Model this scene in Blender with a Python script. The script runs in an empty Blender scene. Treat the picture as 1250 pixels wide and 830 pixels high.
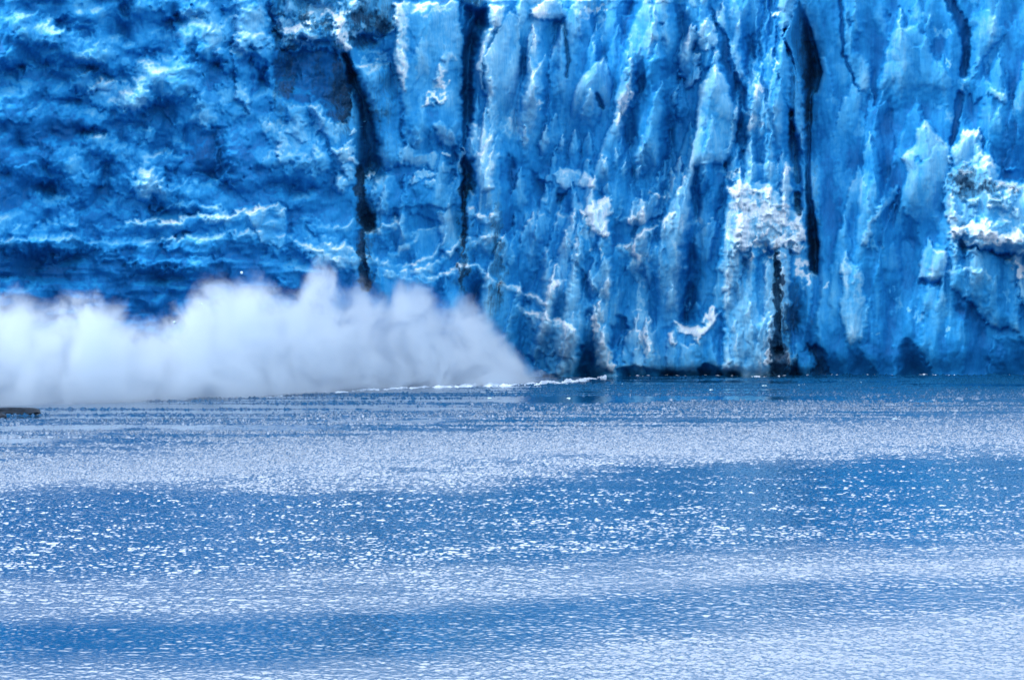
import bpy, math, random
import numpy as np

random.seed(7)
C = bpy.context.scene.collection
SC = bpy.context.scene

# ------------------------------------------------------------------ survey
# Photograph pixels are only used as a survey: every point gets its own
# distance and becomes a real place in metres.
FPX = 4545.0          # focal length in photo pixels
EYE = 25.0            # eye height above the water (ship's deck)
HOR = 269.0           # horizon row
PITCH = math.atan((415 - HOR) / FPX)
CP, SP = math.cos(PITCH), math.sin(PITCH)

def world(px, py, Y):
    u = (px - 625.0) / FPX
    v = (415.0 - py) / FPX
    dy = CP + v * SP
    dz = -SP + v * CP
    return u / dy * Y, Y, EYE + dz / dy * Y

def water_dist(py):
    v = (415.0 - py) / FPX
    dy = CP + v * SP
    dz = -SP + v * CP
    return -EYE * dy / dz

# ------------------------------------------------------------------ noise
def _hash(ix, iy, seed):
    h = (ix.astype(np.int64) * 374761393 + iy.astype(np.int64) * 668265263 + seed * 974634777) & 0xFFFFFFFF
    h = ((h ^ (h >> 13)) * 1274126177) & 0xFFFFFFFF
    h = ((h ^ (h >> 16)) * 2246822519) & 0xFFFFFFFF
    return (h ^ (h >> 15)) & 0xFFFF

def perlin(x, y, seed=0):
    x0 = np.floor(x); y0 = np.floor(y)
    fx = x - x0; fy = y - y0
    ix = x0.astype(np.int64); iy = y0.astype(np.int64)
    ux = fx * fx * fx * (fx * (fx * 6 - 15) + 10)
    uy = fy * fy * fy * (fy * (fy * 6 - 15) + 10)
    def g(dx, dy):
        a = _hash(ix + dx, iy + dy, seed) * (2 * np.pi / 65536.0)
        return np.cos(a) * (fx - dx) + np.sin(a) * (fy - dy)
    a = g(0, 0); b = g(1, 0); c = g(0, 1); d = g(1, 1)
    return 1.5 * ((a + (b - a) * ux) * (1 - uy) + (c + (d - c) * ux) * uy)

def fbm(x, y, octv=4, seed=0, gain=0.5, lac=2.03):
    s = 0; amp = 1.0
    for i in range(octv):
        s = s + amp * perlin(x + 13.7 * i, y - 7.3 * i, seed + i * 17)
        x = x * lac; y = y * lac; amp *= gain
    return s

def ridged(x, y, octv=4, seed=0, gain=0.5):
    s = 0; amp = 1.0
    for i in range(octv):
        s = s + amp * (1 - 2 * np.abs(perlin(x + 3.1 * i, y + 9.2 * i, seed + 31 * i)))
        x = x * 2.1; y = y * 2.1; amp *= gain
    return s

def voro(x, y, seed=0, tilt=1.0, k=1.5):
    """Faceted chunks: the upper envelope of many tilted bosses, continuous with creased valleys."""
    x0 = np.floor(x).astype(np.int64); y0 = np.floor(y).astype(np.int64)
    h = np.full(x.shape, -9e9)
    for dx in (-1, 0, 1):
        for dy in (-1, 0, 1):
            cx = x0 + dx; cy = y0 + dy
            r = [_hash(cx, cy, seed + i) / 65536.0 for i in range(5)]
            qx = x - (cx + r[0]); qy = y - (cy + r[1])
            q2 = qx * qx + qy * qy
            hh = .6 * (r[4] - .5) + tilt * ((r[2] - .5) * qx + (r[3] - .5) * qy) - k * q2 * (.6 + .4 / (.35 + q2))
            h = np.maximum(h, hh)
    return h, None

def sst(a, b, x):
    t = np.clip((x - a) / (b - a), 0, 1)
    return t * t * (3 - 2 * t)

# ------------------------------------------------------------------ object helpers
def tag(o, label=None, cat=None, group=None, kind=None):
    if label: o['label'] = label
    if cat: o['category'] = cat
    if group: o['group'] = group
    if kind: o['kind'] = kind
    return o

def empty(name, loc):
    o = bpy.data.objects.new(name, None)
    o.location = loc
    C.objects.link(o)
    return o

def mesh_obj(name, verts, faces, mat, parent=None, attrs=None, smooth=True):
    verts = np.ascontiguousarray(verts, dtype=np.float32)
    faces = np.ascontiguousarray(faces, dtype=np.int32)
    me = bpy.data.meshes.new(name)
    nv, nf, k = len(verts), len(faces), faces.shape[1]
    me.vertices.add(nv); me.vertices.foreach_set('co', verts.ravel())
    me.loops.add(nf * k); me.loops.foreach_set('vertex_index', faces.ravel())
    me.polygons.add(nf)
    me.polygons.foreach_set('loop_start', np.arange(0, nf * k, k, dtype=np.int32))
    me.polygons.foreach_set('use_smooth', np.full(nf, smooth, dtype=bool))
    me.update(calc_edges=True)
    for an, av in (attrs or {}).items():
        a = me.attributes.new(an, 'FLOAT', 'POINT')
        a.data.foreach_set('value', np.ascontiguousarray(av, dtype=np.float32).ravel())
    if mat: me.materials.append(mat)
    o = bpy.data.objects.new(name, me)
    C.objects.link(o)
    if parent: o.parent = parent
    return o

# ------------------------------------------------------------------ node helpers
def new_mat(name):
    m = bpy.data.materials.new(name); m.use_nodes = True
    nt = m.node_tree; nt.nodes.clear()
    out = nt.nodes.new('ShaderNodeOutputMaterial')
    return m, nt, out

def N(nt, t, **kw):
    n = nt.nodes.new(t)
    for k, v in kw.items():
        if k.startswith('in_'):
            n.inputs[k[3:].replace('_', ' ')].default_value = v
        else:
            setattr(n, k, v)
    return n

def math_(nt, op, a, b=None, c=None, clamp=False):
    n = nt.nodes.new('ShaderNodeMath'); n.operation = op; n.use_clamp = clamp
    for i, v in enumerate((a, b, c)):
        if v is None: continue
        if isinstance(v, (int, float)): n.inputs[i].default_value = v
        else: nt.links.new(v, n.inputs[i])
    return n.outputs[0]

def ramp(nt, fac, stops, interp='LINEAR'):
    n = nt.nodes.new('ShaderNodeValToRGB'); cr = n.color_ramp; cr.interpolation = interp
    while len(cr.elements) < len(stops): cr.elements.new(0.5)
    for e, (p, c) in zip(cr.elements, stops):
        e.position = p; e.color = c if len(c) == 4 else (*c, 1)
    nt.links.new(fac, n.inputs[0])
    return n.outputs[0]

def maprange(nt, v, a, b, c, d, smooth=False):
    n = nt.nodes.new('ShaderNodeMapRange')
    if smooth: n.interpolation_type = 'SMOOTHSTEP'
    nt.links.new(v, n.inputs[0])
    for i, x in enumerate((a, b, c, d)): n.inputs[i + 1].default_value = x
    return n.outputs[0]

def mixc(nt, fac, a, b):
    n = nt.nodes.new('ShaderNodeMix'); n.data_type = 'RGBA'
    for sock, v in ((n.inputs[0], fac), (n.inputs[6], a), (n.inputs[7], b)):
        if isinstance(v, (int, float)): sock.default_value = v
        elif isinstance(v, tuple): sock.default_value = (*v, 1) if len(v) == 3 else v
        else: nt.links.new(v, sock)
    return n.outputs[2]

def noise(nt, vec, scale, detail=4, rough=.55, dist=0.0):
    n = nt.nodes.new('ShaderNodeTexNoise')
    n.inputs['Scale'].default_value = scale; n.inputs['Detail'].default_value = detail
    n.inputs['Roughness'].default_value = rough; n.inputs['Distortion'].default_value = dist
    nt.links.new(vec, n.inputs['Vector'])
    return n.outputs['Fac']

def mapped(nt, vec, scale=(1, 1, 1), rot=(0, 0, 0), loc=(0, 0, 0)):
    n = nt.nodes.new('ShaderNodeMapping')
    n.inputs['Scale'].default_value = scale; n.inputs['Rotation'].default_value = rot; n.inputs['Location'].default_value = loc
    nt.links.new(vec, n.inputs['Vector'])
    return n.outputs[0]

# ------------------------------------------------------------------ materials
def ice_material():
    m, nt, out = new_mat('glacier_ice')
    geo = N(nt, 'ShaderNodeNewGeometry'); P = geo.outputs['Position']
    cr = N(nt, 'ShaderNodeAttribute', attribute_name='crust_shade').outputs['Fac']
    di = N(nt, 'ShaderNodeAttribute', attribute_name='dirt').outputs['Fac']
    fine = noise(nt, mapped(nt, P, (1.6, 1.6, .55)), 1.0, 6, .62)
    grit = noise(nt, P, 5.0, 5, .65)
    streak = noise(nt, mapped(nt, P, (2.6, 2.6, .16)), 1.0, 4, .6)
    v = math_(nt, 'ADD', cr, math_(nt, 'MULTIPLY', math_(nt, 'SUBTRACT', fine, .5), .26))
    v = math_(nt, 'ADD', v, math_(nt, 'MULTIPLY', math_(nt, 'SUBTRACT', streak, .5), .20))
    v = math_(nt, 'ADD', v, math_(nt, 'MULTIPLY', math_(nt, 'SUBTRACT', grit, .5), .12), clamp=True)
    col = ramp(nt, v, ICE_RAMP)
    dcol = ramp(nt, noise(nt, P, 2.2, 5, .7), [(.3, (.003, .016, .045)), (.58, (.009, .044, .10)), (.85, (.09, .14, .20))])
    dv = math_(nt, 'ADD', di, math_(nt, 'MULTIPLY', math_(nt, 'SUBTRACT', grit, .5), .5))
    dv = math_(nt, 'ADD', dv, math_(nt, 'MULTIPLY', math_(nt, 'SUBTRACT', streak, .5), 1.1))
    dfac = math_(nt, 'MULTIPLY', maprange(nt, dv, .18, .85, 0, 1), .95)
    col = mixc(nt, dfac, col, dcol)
    b = N(nt, 'ShaderNodeBsdfPrincipled')
    nt.links.new(col, b.inputs['Base Color'])
    nt.links.new(maprange(nt, v, .2, .9, .45, .75), b.inputs['Roughness'])
    b.inputs['IOR'].default_value = 1.31
    b.inputs['Specular IOR Level'].default_value = .12
    bump = N(nt, 'ShaderNodeBump'); bump.inputs['Strength'].default_value = .4; bump.inputs['Distance'].default_value = .08
    hsum = math_(nt, 'ADD', math_(nt, 'MULTIPLY', fine, 1.0), math_(nt, 'MULTIPLY', grit, .35))
    hsum = math_(nt, 'ADD', hsum, math_(nt, 'MULTIPLY', streak, .4))
    nt.links.new(hsum, bump.inputs['Height'])
    nt.links.new(bump.outputs[0], b.inputs['Normal'])
    nt.links.new(b.outputs[0], out.inputs['Surface'])
    return m

ICE_RAMP = [(0.0, (.004, .072, .23)), (.22, (.006, .125, .36)), (.42, (.013, .21, .50)),
            (.60, (.048, .295, .57)), (.78, (.16, .42, .63)), (.92, (.37, .56, .69)), (1.0, (.62, .70, .77))]

def simple_mat(name, col, rough=.6, noise_scale=3.0, var=.3, bumpd=.1):
    m, nt, out = new_mat(name)
    P = N(nt, 'ShaderNodeNewGeometry').outputs['Position']
    n = noise(nt, P, noise_scale, 5, .6)
    lo = tuple(c * (1 - var) for c in col); hi = tuple(min(1, c * (1 + var)) for c in col)
    c = ramp(nt, n, [(.3, lo), (.7, hi)])
    b = N(nt, 'ShaderNodeBsdfPrincipled')
    nt.links.new(c, b.inputs['Base Color']); b.inputs['Roughness'].default_value = rough; b.inputs['Specular IOR Level'].default_value = .1
    bp = N(nt, 'ShaderNodeBump'); bp.inputs['Distance'].default_value = bumpd; bp.inputs['Strength'].default_value = .6
    nt.links.new(n, bp.inputs['Height']); nt.links.new(bp.outputs[0], b.inputs['Normal'])
    nt.links.new(b.outputs[0], out.inputs['Surface'])
    return m

ICE = ice_material()

# ------------------------------------------------------------------ glacier front: survey grid
X0, X1, Y0R, Y1R, ST = -230, 1480, -34, 486, 1.0
gx = np.arange(X0, X1 + .1, ST); gy = np.arange(Y0R, Y1R + .1, ST)
PX, PY = np.meshgrid(gx, gy)
SH = PX.shape
H = np.zeros(SH)              # metres the ice stands out towards the viewer
CR = np.zeros(SH)             # weathered pale crust of the ice, plus light and shade painted on its forms
DI = np.zeros(SH)             # rock dirt frozen in / washed down; also darkens the cave mouth
REG = np.zeros(SH, dtype=np.int32)
PARTS = {}                    # id -> (name, label)

WX = 3.2 * fbm(PX / 14, PY / 14, 3, 5) + 2.0 * fbm(PX / 5, PY / 6, 2, 6)
WY = 3.6 * fbm(PX / 13, PY / 15, 3, 8) + 1.8 * fbm(PX / 5, PY / 6, 2, 9)
QX, QY = PX + WX, PY + WY

def region(mask, name, label=None):
    i = len(PARTS) + 1
    PARTS[i] = (name, label)
    REG[mask] = i
    return i

def _box(xa, xb, ya, yb, pad=10):
    i0 = int(max(0, (xa - pad - X0) / ST)); i1 = int(min(SH[1], (xb + pad - X0) / ST + 1))
    j0 = int(max(0, (ya - pad - Y0R) / ST)); j1 = int(min(SH[0], (yb + pad - Y0R) / ST + 1))
    return (slice(j0, j1), slice(i0, i1))

def poly_sd(poly, x, y):
    """distance to the polygon's edge, positive inside"""
    n = len(poly); d2 = np.full(x.shape, 1e12); ins = np.zeros(x.shape, bool)
    for k in range(n):
        ax, ay = poly[k]; bx, by = poly[(k + 1) % n]
        ex, ey = bx - ax, by - ay
        t = np.clip(((x - ax) * ex + (y - ay) * ey) / (ex * ex + ey * ey + 1e-9), 0, 1)
        d2 = np.minimum(d2, (x - ax - t * ex) ** 2 + (y - ay - t * ey) ** 2)
        if ay != by:
            c = (ay > y) != (by > y)
            ins ^= c & (x < (bx - ax) * (y - ay) / (by - ay) + ax)
    d = np.sqrt(d2)
    return np.where(ins, d, -d)

def slab(poly, depth, edge=6, tilt=(0, 0), crust_shade=0, dirt=0, fade=0, name=None, label=None, rim=0, warp=1.0, step=.45, flat=0.0):
    """a block standing proud of (depth > 0) or sunk behind (depth < 0) the face"""
    xs = [p[0] for p in poly]; ys = [p[1] for p in poly]
    b = _box(min(xs), max(xs), min(ys), max(ys))
    x = PX[b] + warp * WX[b]; y = PY[b] + warp * WY[b]
    d = poly_sd(poly, x, y)
    cx, cy = sum(xs) / len(xs), sum(ys) / len(ys)
    crust_shade *= 1.35
    if flat:
        mi = d > 0; fl = flat * sst(-2, 5, d)
        A = np.stack([x[mi] - cx, y[mi] - cy, np.ones(mi.sum())], -1)
        for arr in (H, CR):
            q = np.linalg.lstsq(A, arr[b][mi], rcond=None)[0]
            arr[b] = arr[b] * (1 - fl) + fl * (q[0] * (x - cx) + q[1] * (y - cy) + q[2])
    prof = step * sst(-.6, 1.2, d) + (1 - step) * (1 - np.exp(-np.maximum(d, 0) / edge)) * (d > 0)
    m = sst(-.6, 1.2, d)
    f = 1.0
    if fade: f = 1 - sst(max(ys) - fade, max(ys), y)
    H[b] += f * (depth * prof + m * (tilt[0] * (x - cx) + tilt[1] * (y - cy)))
    ms = sst(-2, 5, d) if depth > 0 else sst(-3, 8, d)
    CR[b] += f * ms * crust_shade
    if rim: CR[b] += f * rim * m * np.exp(-np.maximum(d, 0) / 4.0)
    DI[b] += f * sst(-7, 12, d) * dirt
    if name: region_box(b, d > 0.2, name, label)

def region_box(b, m, name, label):
    i = len(PARTS) + 1
    PARTS[i] = (name, label)
    R = REG[b]; R[m] = i; REG[b] = R

def crevice(pts, depth, dirt=0, name=None, label=None, soft=1.0, crust_shade=0, warp=.55):
    xs = [p[0] for p in pts]; ys = [p[1] for p in pts]; wmax = max(p[2] for p in pts)
    b = _box(min(xs), max(xs), min(ys), max(ys), 12 + wmax * 3)
    x = PX[b] + warp * WX[b]; y = PY[b] + warp * WY[b]
    best = np.full(x.shape, 9e9)
    for (ax, ay, aw), (bx, by, bw) in zip(pts[:-1], pts[1:]):
        ex, ey = bx - ax, by - ay
        t = np.clip(((x - ax) * ex + (y - ay) * ey) / (ex * ex + ey * ey), 0, 1)
        d = np.sqrt((x - ax - t * ex) ** 2 + (y - ay - t * ey) ** 2) / (aw + (bw - aw) * t)
        best = np.minimum(best, d)
    m = 1 - sst(max(0, .85 - .3 * soft), 1.0 + .35 * soft, best)
    depth = depth * .75
    H[b] -= depth * m
    DI[b] += dirt * m
    CR[b] += crust_shade * m
    if name: region_box(b, best < 1.0, name, label)

def hole(cx, cy, rx, ry, depth, name=None, label=None, crust_shade=-.10, dirt=0):
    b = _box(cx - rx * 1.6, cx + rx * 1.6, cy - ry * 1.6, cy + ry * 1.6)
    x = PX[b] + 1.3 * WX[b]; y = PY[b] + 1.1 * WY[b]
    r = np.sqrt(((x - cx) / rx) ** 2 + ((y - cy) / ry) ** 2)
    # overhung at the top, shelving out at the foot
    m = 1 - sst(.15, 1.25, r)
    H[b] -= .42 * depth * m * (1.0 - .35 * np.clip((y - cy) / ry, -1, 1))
    CR[b] += crust_shade * m; DI[b] += dirt * m
    if name: region_box(b, r < .85, name, label)

def ledge(pts, outm, fall, snow=.5, ramp_px=5, name=None, label=None, taper=14):
    xs = [p[0] for p in pts]; ys = [p[1] for p in pts]
    b = _box(min(xs), max(xs), min(ys) - 10, max(ys) + fall * 3.2, 16)
    x = PX[b] + .8 * WX[b]; y = PY[b] + 1.2 * WY[b]
    yl = np.interp(x, xs, ys)
    v = y - yl
    ends = sst(xs[0] - taper, xs[0] + taper * .4, x) * (1 - sst(xs[-1] - taper * .4, xs[-1] + 3, x))
    prof = np.where(v < 0, sst(-ramp_px, 0, v), np.exp(-np.maximum(v, 0) / fall))
    H[b] += outm * prof * ends
    pat = np.clip(.75 + .6 * fbm(x / 16, y / 12, 2, int(xs[0]) % 50 + 400), .15, 1.2)
    CR[b] += snow * ends * pat * np.where(v < 0, sst(-ramp_px - 2, -ramp_px * .4, v), .62 * np.exp(-(np.maximum(v, 0) / 3.5) ** 1.2) + .38 * np.exp(-np.maximum(v, 0) / (fall * .55)))
    if name: region_box(b, (v > -ramp_px) & (v < fall * .7) & (ends > .4), name, label)

def blob(cx, cy, rx, ry, amt, ang=0, arr=None, hard=1.0):
    a = CR if arr is None else arr
    R = max(rx, ry)
    b = _box(cx - R * 2, cx + R * 2, cy - R * 2, cy + R * 2)
    x = PX[b] + 2.2 * WX[b] - cx; y = PY[b] + 2.2 * WY[b] - cy
    c, s = math.cos(math.radians(ang)), math.sin(math.radians(ang))
    r = np.sqrt(((x * c + y * s) / rx) ** 2 + ((-x * s + y * c) / ry) ** 2)
    a[b] += (1.35 if arr is None else 1.0) * amt * (1 - sst(.35, 1.3, r))

def lump(cx, cy, rx, ry, out_, crust_shade=0, dirt=0, name=None, label=None, ang=0):
    R = max(rx, ry)
    b = _box(cx - R * 1.7, cx + R * 1.7, cy - R * 1.7, cy + R * 1.7)
    x = PX[b] + 1.4 * WX[b] - cx; y = PY[b] + 1.4 * WY[b] - cy
    c, s = math.cos(math.radians(ang)), math.sin(math.radians(ang))
    r = np.sqrt(((x * c + y * s) / rx) ** 2 + ((-x * s + y * c) / ry) ** 2)
    m = np.sqrt(np.maximum(0, 1 - np.minimum(r, 1) ** 2.2))
    H[b] += out_ * m; CR[b] += crust_shade * (1 - sst(.6, 1.1, r)); DI[b] += dirt * (1 - sst(.4, 1.1, r))
    if name: region_box(b, r < 1, name, label)

def spire(tx, ty, wmax, L, P, lean=0, taper=60, ridge=.5, crust_shade=.12, name=None, label=None):
    """a blade of ice: pointed tip, two facets meeting in a ridge, dying out downwards"""
    b = _box(tx - wmax * 2 - abs(lean) * L, tx + wmax * 2 + abs(lean) * L, ty, ty + L)
    x = PX[b] + .7 * WX[b]; y = PY[b] + .7 * WY[b]
    v = y - ty
    hw = wmax * np.clip(v / taper, 0, 1) ** .75 + .01
    t = (x - tx - lean * v) / hw
    a = np.abs(t - .25)            # ridge a little right of the middle
    roof = np.where(t < .25, 1 - a / 1.25 * .55 * ridge * 2, 1 - a / .75 * .9 * ridge * 2)
    m = (1 - sst(.9, 1.08, np.abs(t))) * (v > 0)
    f = (1 - sst(.35 * L, L, v))
    P = P * 1.25
    H[b] += P * m * f * (.45 + .55 * np.clip(roof, 0, 1))
    CR[b] += m * f * (crust_shade * np.exp(-np.maximum(v, 0) / (L * .5)) * np.where(t < .3, 1, .35) - .07 * sst(.2, .5, t))  # sunlit left facet and shaded right facet painted into the tone
    if name: region_box(b, (np.abs(t) < .98) & (v > 0) & (v < L * .7), name, label)

# ---- base form --------------------------------------------------------
wl = 1 - sst(300, 560, PX + 30 * fbm(PX / 60, PY / 60, 2, 3))      # broken, layered left wall
wr = 1 - wl
wfar = sst(985, 1010, PX)                                          # smooth right wall
H += 3.2 * fbm(PX / 150, PY / 420, 2, 21)
# left: cloudy, hummocky, with horizontal strata lower down
H += wl * (1.1 * ridged(PX / 80, PY / 66, 3, 40, .45) + 1.8 * fbm(PX / 60, PY / 44, 3, 41, .5))
low = sst(250, 330, PY) * wl
H += low * 1.0 * ridged(PX / 120, PY / 22, 2, 44)
hv, _ = voro(QX / 30, QY / 26, 50, 1.6)
H += wl * 1.6 * hv
hv2, _ = voro(QX / 12, QY / 12, 56, 1.6)
H += (.08 + .22 * wl) * hv2
# right: upright flutes and long facets
hv3, _ = voro((QX + .12 * PY) / 24, QY / 70, 60, 1.8)
H += wr * (2.6 - 1.5 * wfar) * hv3
hv4, _ = voro(QX / 11, QY / 30, 66, 1.8)
H += wr * (.18 - .1 * wfar) * hv4
H += wr * .28 * fbm((PX + 3 * fbm(PX / 40, PY / 40, 2, 70)) / 10, PY / 70, 3, 71)
H += wr * 1.2 * fbm(PX / 30, PY / 120, 2, 74)
H += .10 * fbm(PX / 8, PY / 10, 3, 80, .6)

# ---- crust of the ice: broad paler and clearer zones -------------------
CR += .40 + .03 * wr * (1 - wfar) + .11 * fbm(PX / 70, PY / 60, 3, 90, .5)
CR += wr * .10 * fbm(PX / 18, PY / 95, 3, 91)
CR += wl * .10 * fbm(PX / 32, PY / 26, 3, 92, .55)
CR += -.02 * wl - .03 * wfar
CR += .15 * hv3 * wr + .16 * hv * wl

# random blades through the middle and right faces
rs = np.random.RandomState(11)
for k in range(34):                       # the big seracs
    spire(rs.uniform(590, 960), rs.uniform(-60, 300), rs.uniform(14, 34), rs.uniform(120, 260), rs.uniform(1.6, 3.6), rs.uniform(-.14, .05), rs.uniform(60, 150), rs.uniform(.4, .6), rs.uniform(.05, .2))
for k in range(90):
    tx = rs.uniform(585, 965); ty = rs.uniform(-30, 400)
    w = rs.uniform(7, 22); L = rs.uniform(45, 130)
    spire(tx, ty, w, L, rs.uniform(.6, 2.0), rs.uniform(-.16, .06), rs.uniform(25, 75), rs.uniform(.3, .6), rs.uniform(.02, .2))
for k in range(14):
    spire(rs.uniform(1000, 1480), rs.uniform(-60, 260), rs.uniform(20, 40), rs.uniform(140, 280), rs.uniform(1.0, 2.4), rs.uniform(-.1, .06), rs.uniform(80, 160), rs.uniform(.4, .6), rs.uniform(.02, .14))
for k in range(60):
    tx = rs.uniform(990, 1480); ty = rs.uniform(-30, 380)
    spire(tx, ty, rs.uniform(6, 20), rs.uniform(50, 140), rs.uniform(.4, 1.3), rs.uniform(-.08, .05), rs.uniform(40, 90), rs.uniform(.3, .5), rs.uniform(0, .1))
for k in range(50):
    tx = rs.uniform(460, 600); ty = rs.uniform(-20, 330)
    spire(tx, ty, rs.uniform(5, 14), rs.uniform(30, 80), rs.uniform(.5, 1.6), rs.uniform(-.1, .1), rs.uniform(20, 50), .4, rs.uniform(0, .12))
for k in range(120):
    cx = rs.uniform(-230, 420); cy = rs.uniform(-30, 360); r = rs.uniform(7, 24) * (1.9 if k % 3 == 0 else 1)
    lump(cx, cy, r * rs.uniform(.8, 1.5), r * rs.uniform(.6, 1.0), rs.uniform(.5, 1.8) * (1.6 if k % 3 == 0 else 1), rs.uniform(-.05, .13), ang=rs.uniform(-50, 70))

exec_features = True
# ======================================================================
#  features of the front, left to right
# ======================================================================
# ---- left wall
region((PX < 330) & (PY < 262), 'ice_wall', 'broken blue ice wall full of hollows and pale lumps')
region((PX < 420) & (PY >= 262), 'ice_wall', 'deep blue layered foot of the ice wall above the spray')
region((PX >= 330) & (PX < 470) & (PY < 262), 'ice_buttress', 'dirt streaked dark blue ice below the debris')
region((PX >= 420) & (PX < 612) & (PY >= 262), 'ice_bowl', 'scooped blue ice with curved white rimmed layers')
region((PX >= 470) & (PX < 585) & (PY < 262), 'ice_column', 'pale upright ice column between two dark clefts')
region((PX >= 585) & (PX < 880) & (PY < 250), 'ice_face', 'bright blue ice face of upright pointed blades')
region((PX >= 612) & (PX < 880) & (PY >= 250), 'ice_face', 'bright blue lower ice face at the water')
region((PX >= 880) & (PX < 990), 'ice_curtain', 'green streaked fluted ice curtain')
region((PX >= 990) & (PY < 300), 'ice_wall', 'smooth clear blue ice wall')
region((PX >= 990) & (PY >= 300), 'ice_wall', 'dark blue undercut foot of the ice wall')

hole(10, 96, 24, 24, 8, 'ice_hollow')
hole(78, 30, 14, 11, 6, 'ice_hollow'); hole(104, 42, 10, 10, 4)
hole(107, 83, 22, 8, 7, 'ice_hollow')
hole(112, 163, 20, 7, 7, 'ice_hollow')
hole(62, 231, 30, 12, 7, 'ice_hollow')
hole(196, 138, 20, 20, 4, 'ice_hollow'); hole(198, 178, 18, 14, 4, 'ice_hollow')
hole(264, 84, 14, 26, 4, 'ice_hollow'); hole(236, 65, 10, 20, 3)
hole(152, 10, 9, 13, 5); hole(215, 28, 18, 10, 4, 'ice_hollow'); hole(180, 68, 34, 8, 3)
hole(50, 125, 16, 20, 3); hole(82, 126, 26, 6, 3); hole(40, 75, 16, 12, 2.5)
hole(150, 152, 26, 7, 3); hole(130, 250, 46, 18, 2.5); hole(45, 330, 55, 22, 4, 'ice_hollow')
hole(20, 190, 30, 40, 2.5); hole(70, 180, 28, 22, 2.5); hole(260, 190, 34, 50, 3)
hole(352, 228, 26, 16, 3); hole(380, 260, 34, 16, 2.5)
hole(318, 95, 8, 22, 5); hole(326, 130, 12, 12, 3.5)
for a in [(60, 35, 22, 9, .16), (110, 10, 22, 10, .3), (140, 22, 22, 8, .14), (130, 65, 26, 10, .10), (95, 70, 24, 5, .14),
          (110, 105, 36, 12, .16), (140, 118, 36, 16, .22), (165, 128, 14, 12, .24), (90, 138, 60, 7, .18), (185, 95, 30, 20, .16),
          (205, 88, 30, 14, .10), (215, 45, 32, 8, .22), (245, 25, 30, 22, .18), (228, 15, 10, 12, .18), (262, 45, 14, 22, .2),
          (300, 30, 26, 36, .26), (318, 20, 14, 24, .18), (292, 60, 12, 12, .24), (298, 100, 10, 26, .2), (282, 118, 26, 12, .2),
          (245, 140, 14, 24, .18), (220, 160, 8, 24, .14), (178, 215, 18, 16, .24), (165, 195, 20, 14, .16), (185, 236, 14, 7, .22),
          (130, 170, 18, 9, .2), (100, 185, 20, 9, .15), (118, 215, 26, 10, .13), (88, 205, 18, 12, .16), (70, 245, 30, 7, .16),
          (84, 262, 8, 14, .22), (5, 205, 14, 6, .2), (20, 28, 24, 20, .12), (12, 58, 20, 12, -.1), (60, 160, 50, 30, -.12),
          (30, 230, 40, 30, -.14), (150, 260, 50, 18, -.1), (260, 200, 50, 40, -.12), (45, 325, 60, 30, -.16), (200, 330, 90, 30, -.1),
          (390, 240, 40, 26, -.12), (330, 185, 16, 20, .1), (358, 165, 20, 24, .2), (330, 155, 14, 8, .28), (345, 180, 8, 20, .22),
          (405, 160, 16, 12, .2), (140, 90, 60, 30, .06)]:
    blob(*a)
lump(165, 122, 26, 14, 2.4, .08, name='ice_lump'); lump(110, 102, 30, 13, 1.8, .05, name='ice_lump')
lump(300, 28, 30, 34, 3.0, .1, name='ice_lump'); lump(180, 222, 22, 24, 2.4, .1, name='ice_lump')
lump(84, 260, 14, 22, 1.6); lump(205, 95, 44, 26, 1.8, .04, name='ice_lump'); lump(140, 180, 30, 20, 1.6)
slab([(160, 236), (178, 245), (186, 268), (178, 276), (170, 262)], 1.5, 5, crust_shade=.1)
slab([(240, 120), (262, 125), (268, 165), (244, 166)], 1.8, 6, crust_shade=.1, fade=12)
slab([(290, 2), (322, -6), (326, 20), (334, 30), (332, 52), (308, 62), (304, 90), (308, 110), (304, 140), (290, 120), (282, 60)], 3.0, 7, crust_shade=.05, name='ice_buttress', label='rounded pale ice buttress beside the dirty hollow')
slab([(262, 214), (270, 222), (275, 228), (262, 227)], .8, 4, crust_shade=.3)
ledge([(150, 276), (180, 272), (208, 274), (238, 267), (262, 270), (285, 263), (312, 258), (338, 255), (350, 262)], 4.2, 26, .62, 7, 'ice_ledge', 'long ice ledge with a white snowy lip')
ledge([(215, 252), (240, 250), (262, 255), (280, 262)], 1.2, 16, .35, 5)
ledge([(-60, 300), (20, 296), (60, 292), (95, 294), (150, 300)], 2.2, 18, .18, 6, 'ice_ledge')
ledge([(180, 296), (240, 292), (300, 285), (322, 287)], 1.8, 16, .3, 5, 'ice_ledge')
ledge([(120, 318), (190, 322), (240, 316), (290, 322)], 1.4, 14, .16, 5)
ledge([(350, 292), (372, 300), (392, 312), (420, 322)], 2.0, 20, .34, 6, 'ice_ledge')
ledge([(20, 205), (40, 200), (60, 212)], .9, 12, .2, 4); ledge([(175, 226), (200, 228)], .7, 10, .3, 4)
ledge([(190, 192), (238, 191)], 1.2, 14, .22, 5); ledge([(195, 255), (212, 252)], .8, 10, .25, 4)
slab([(300, 262), (348, 258), (352, 285), (345, 304), (318, 296)], 1.6, 8, crust_shade=.22, rim=.1, name='ice_block', label='pale square ice block at the end of the ledge')

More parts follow.
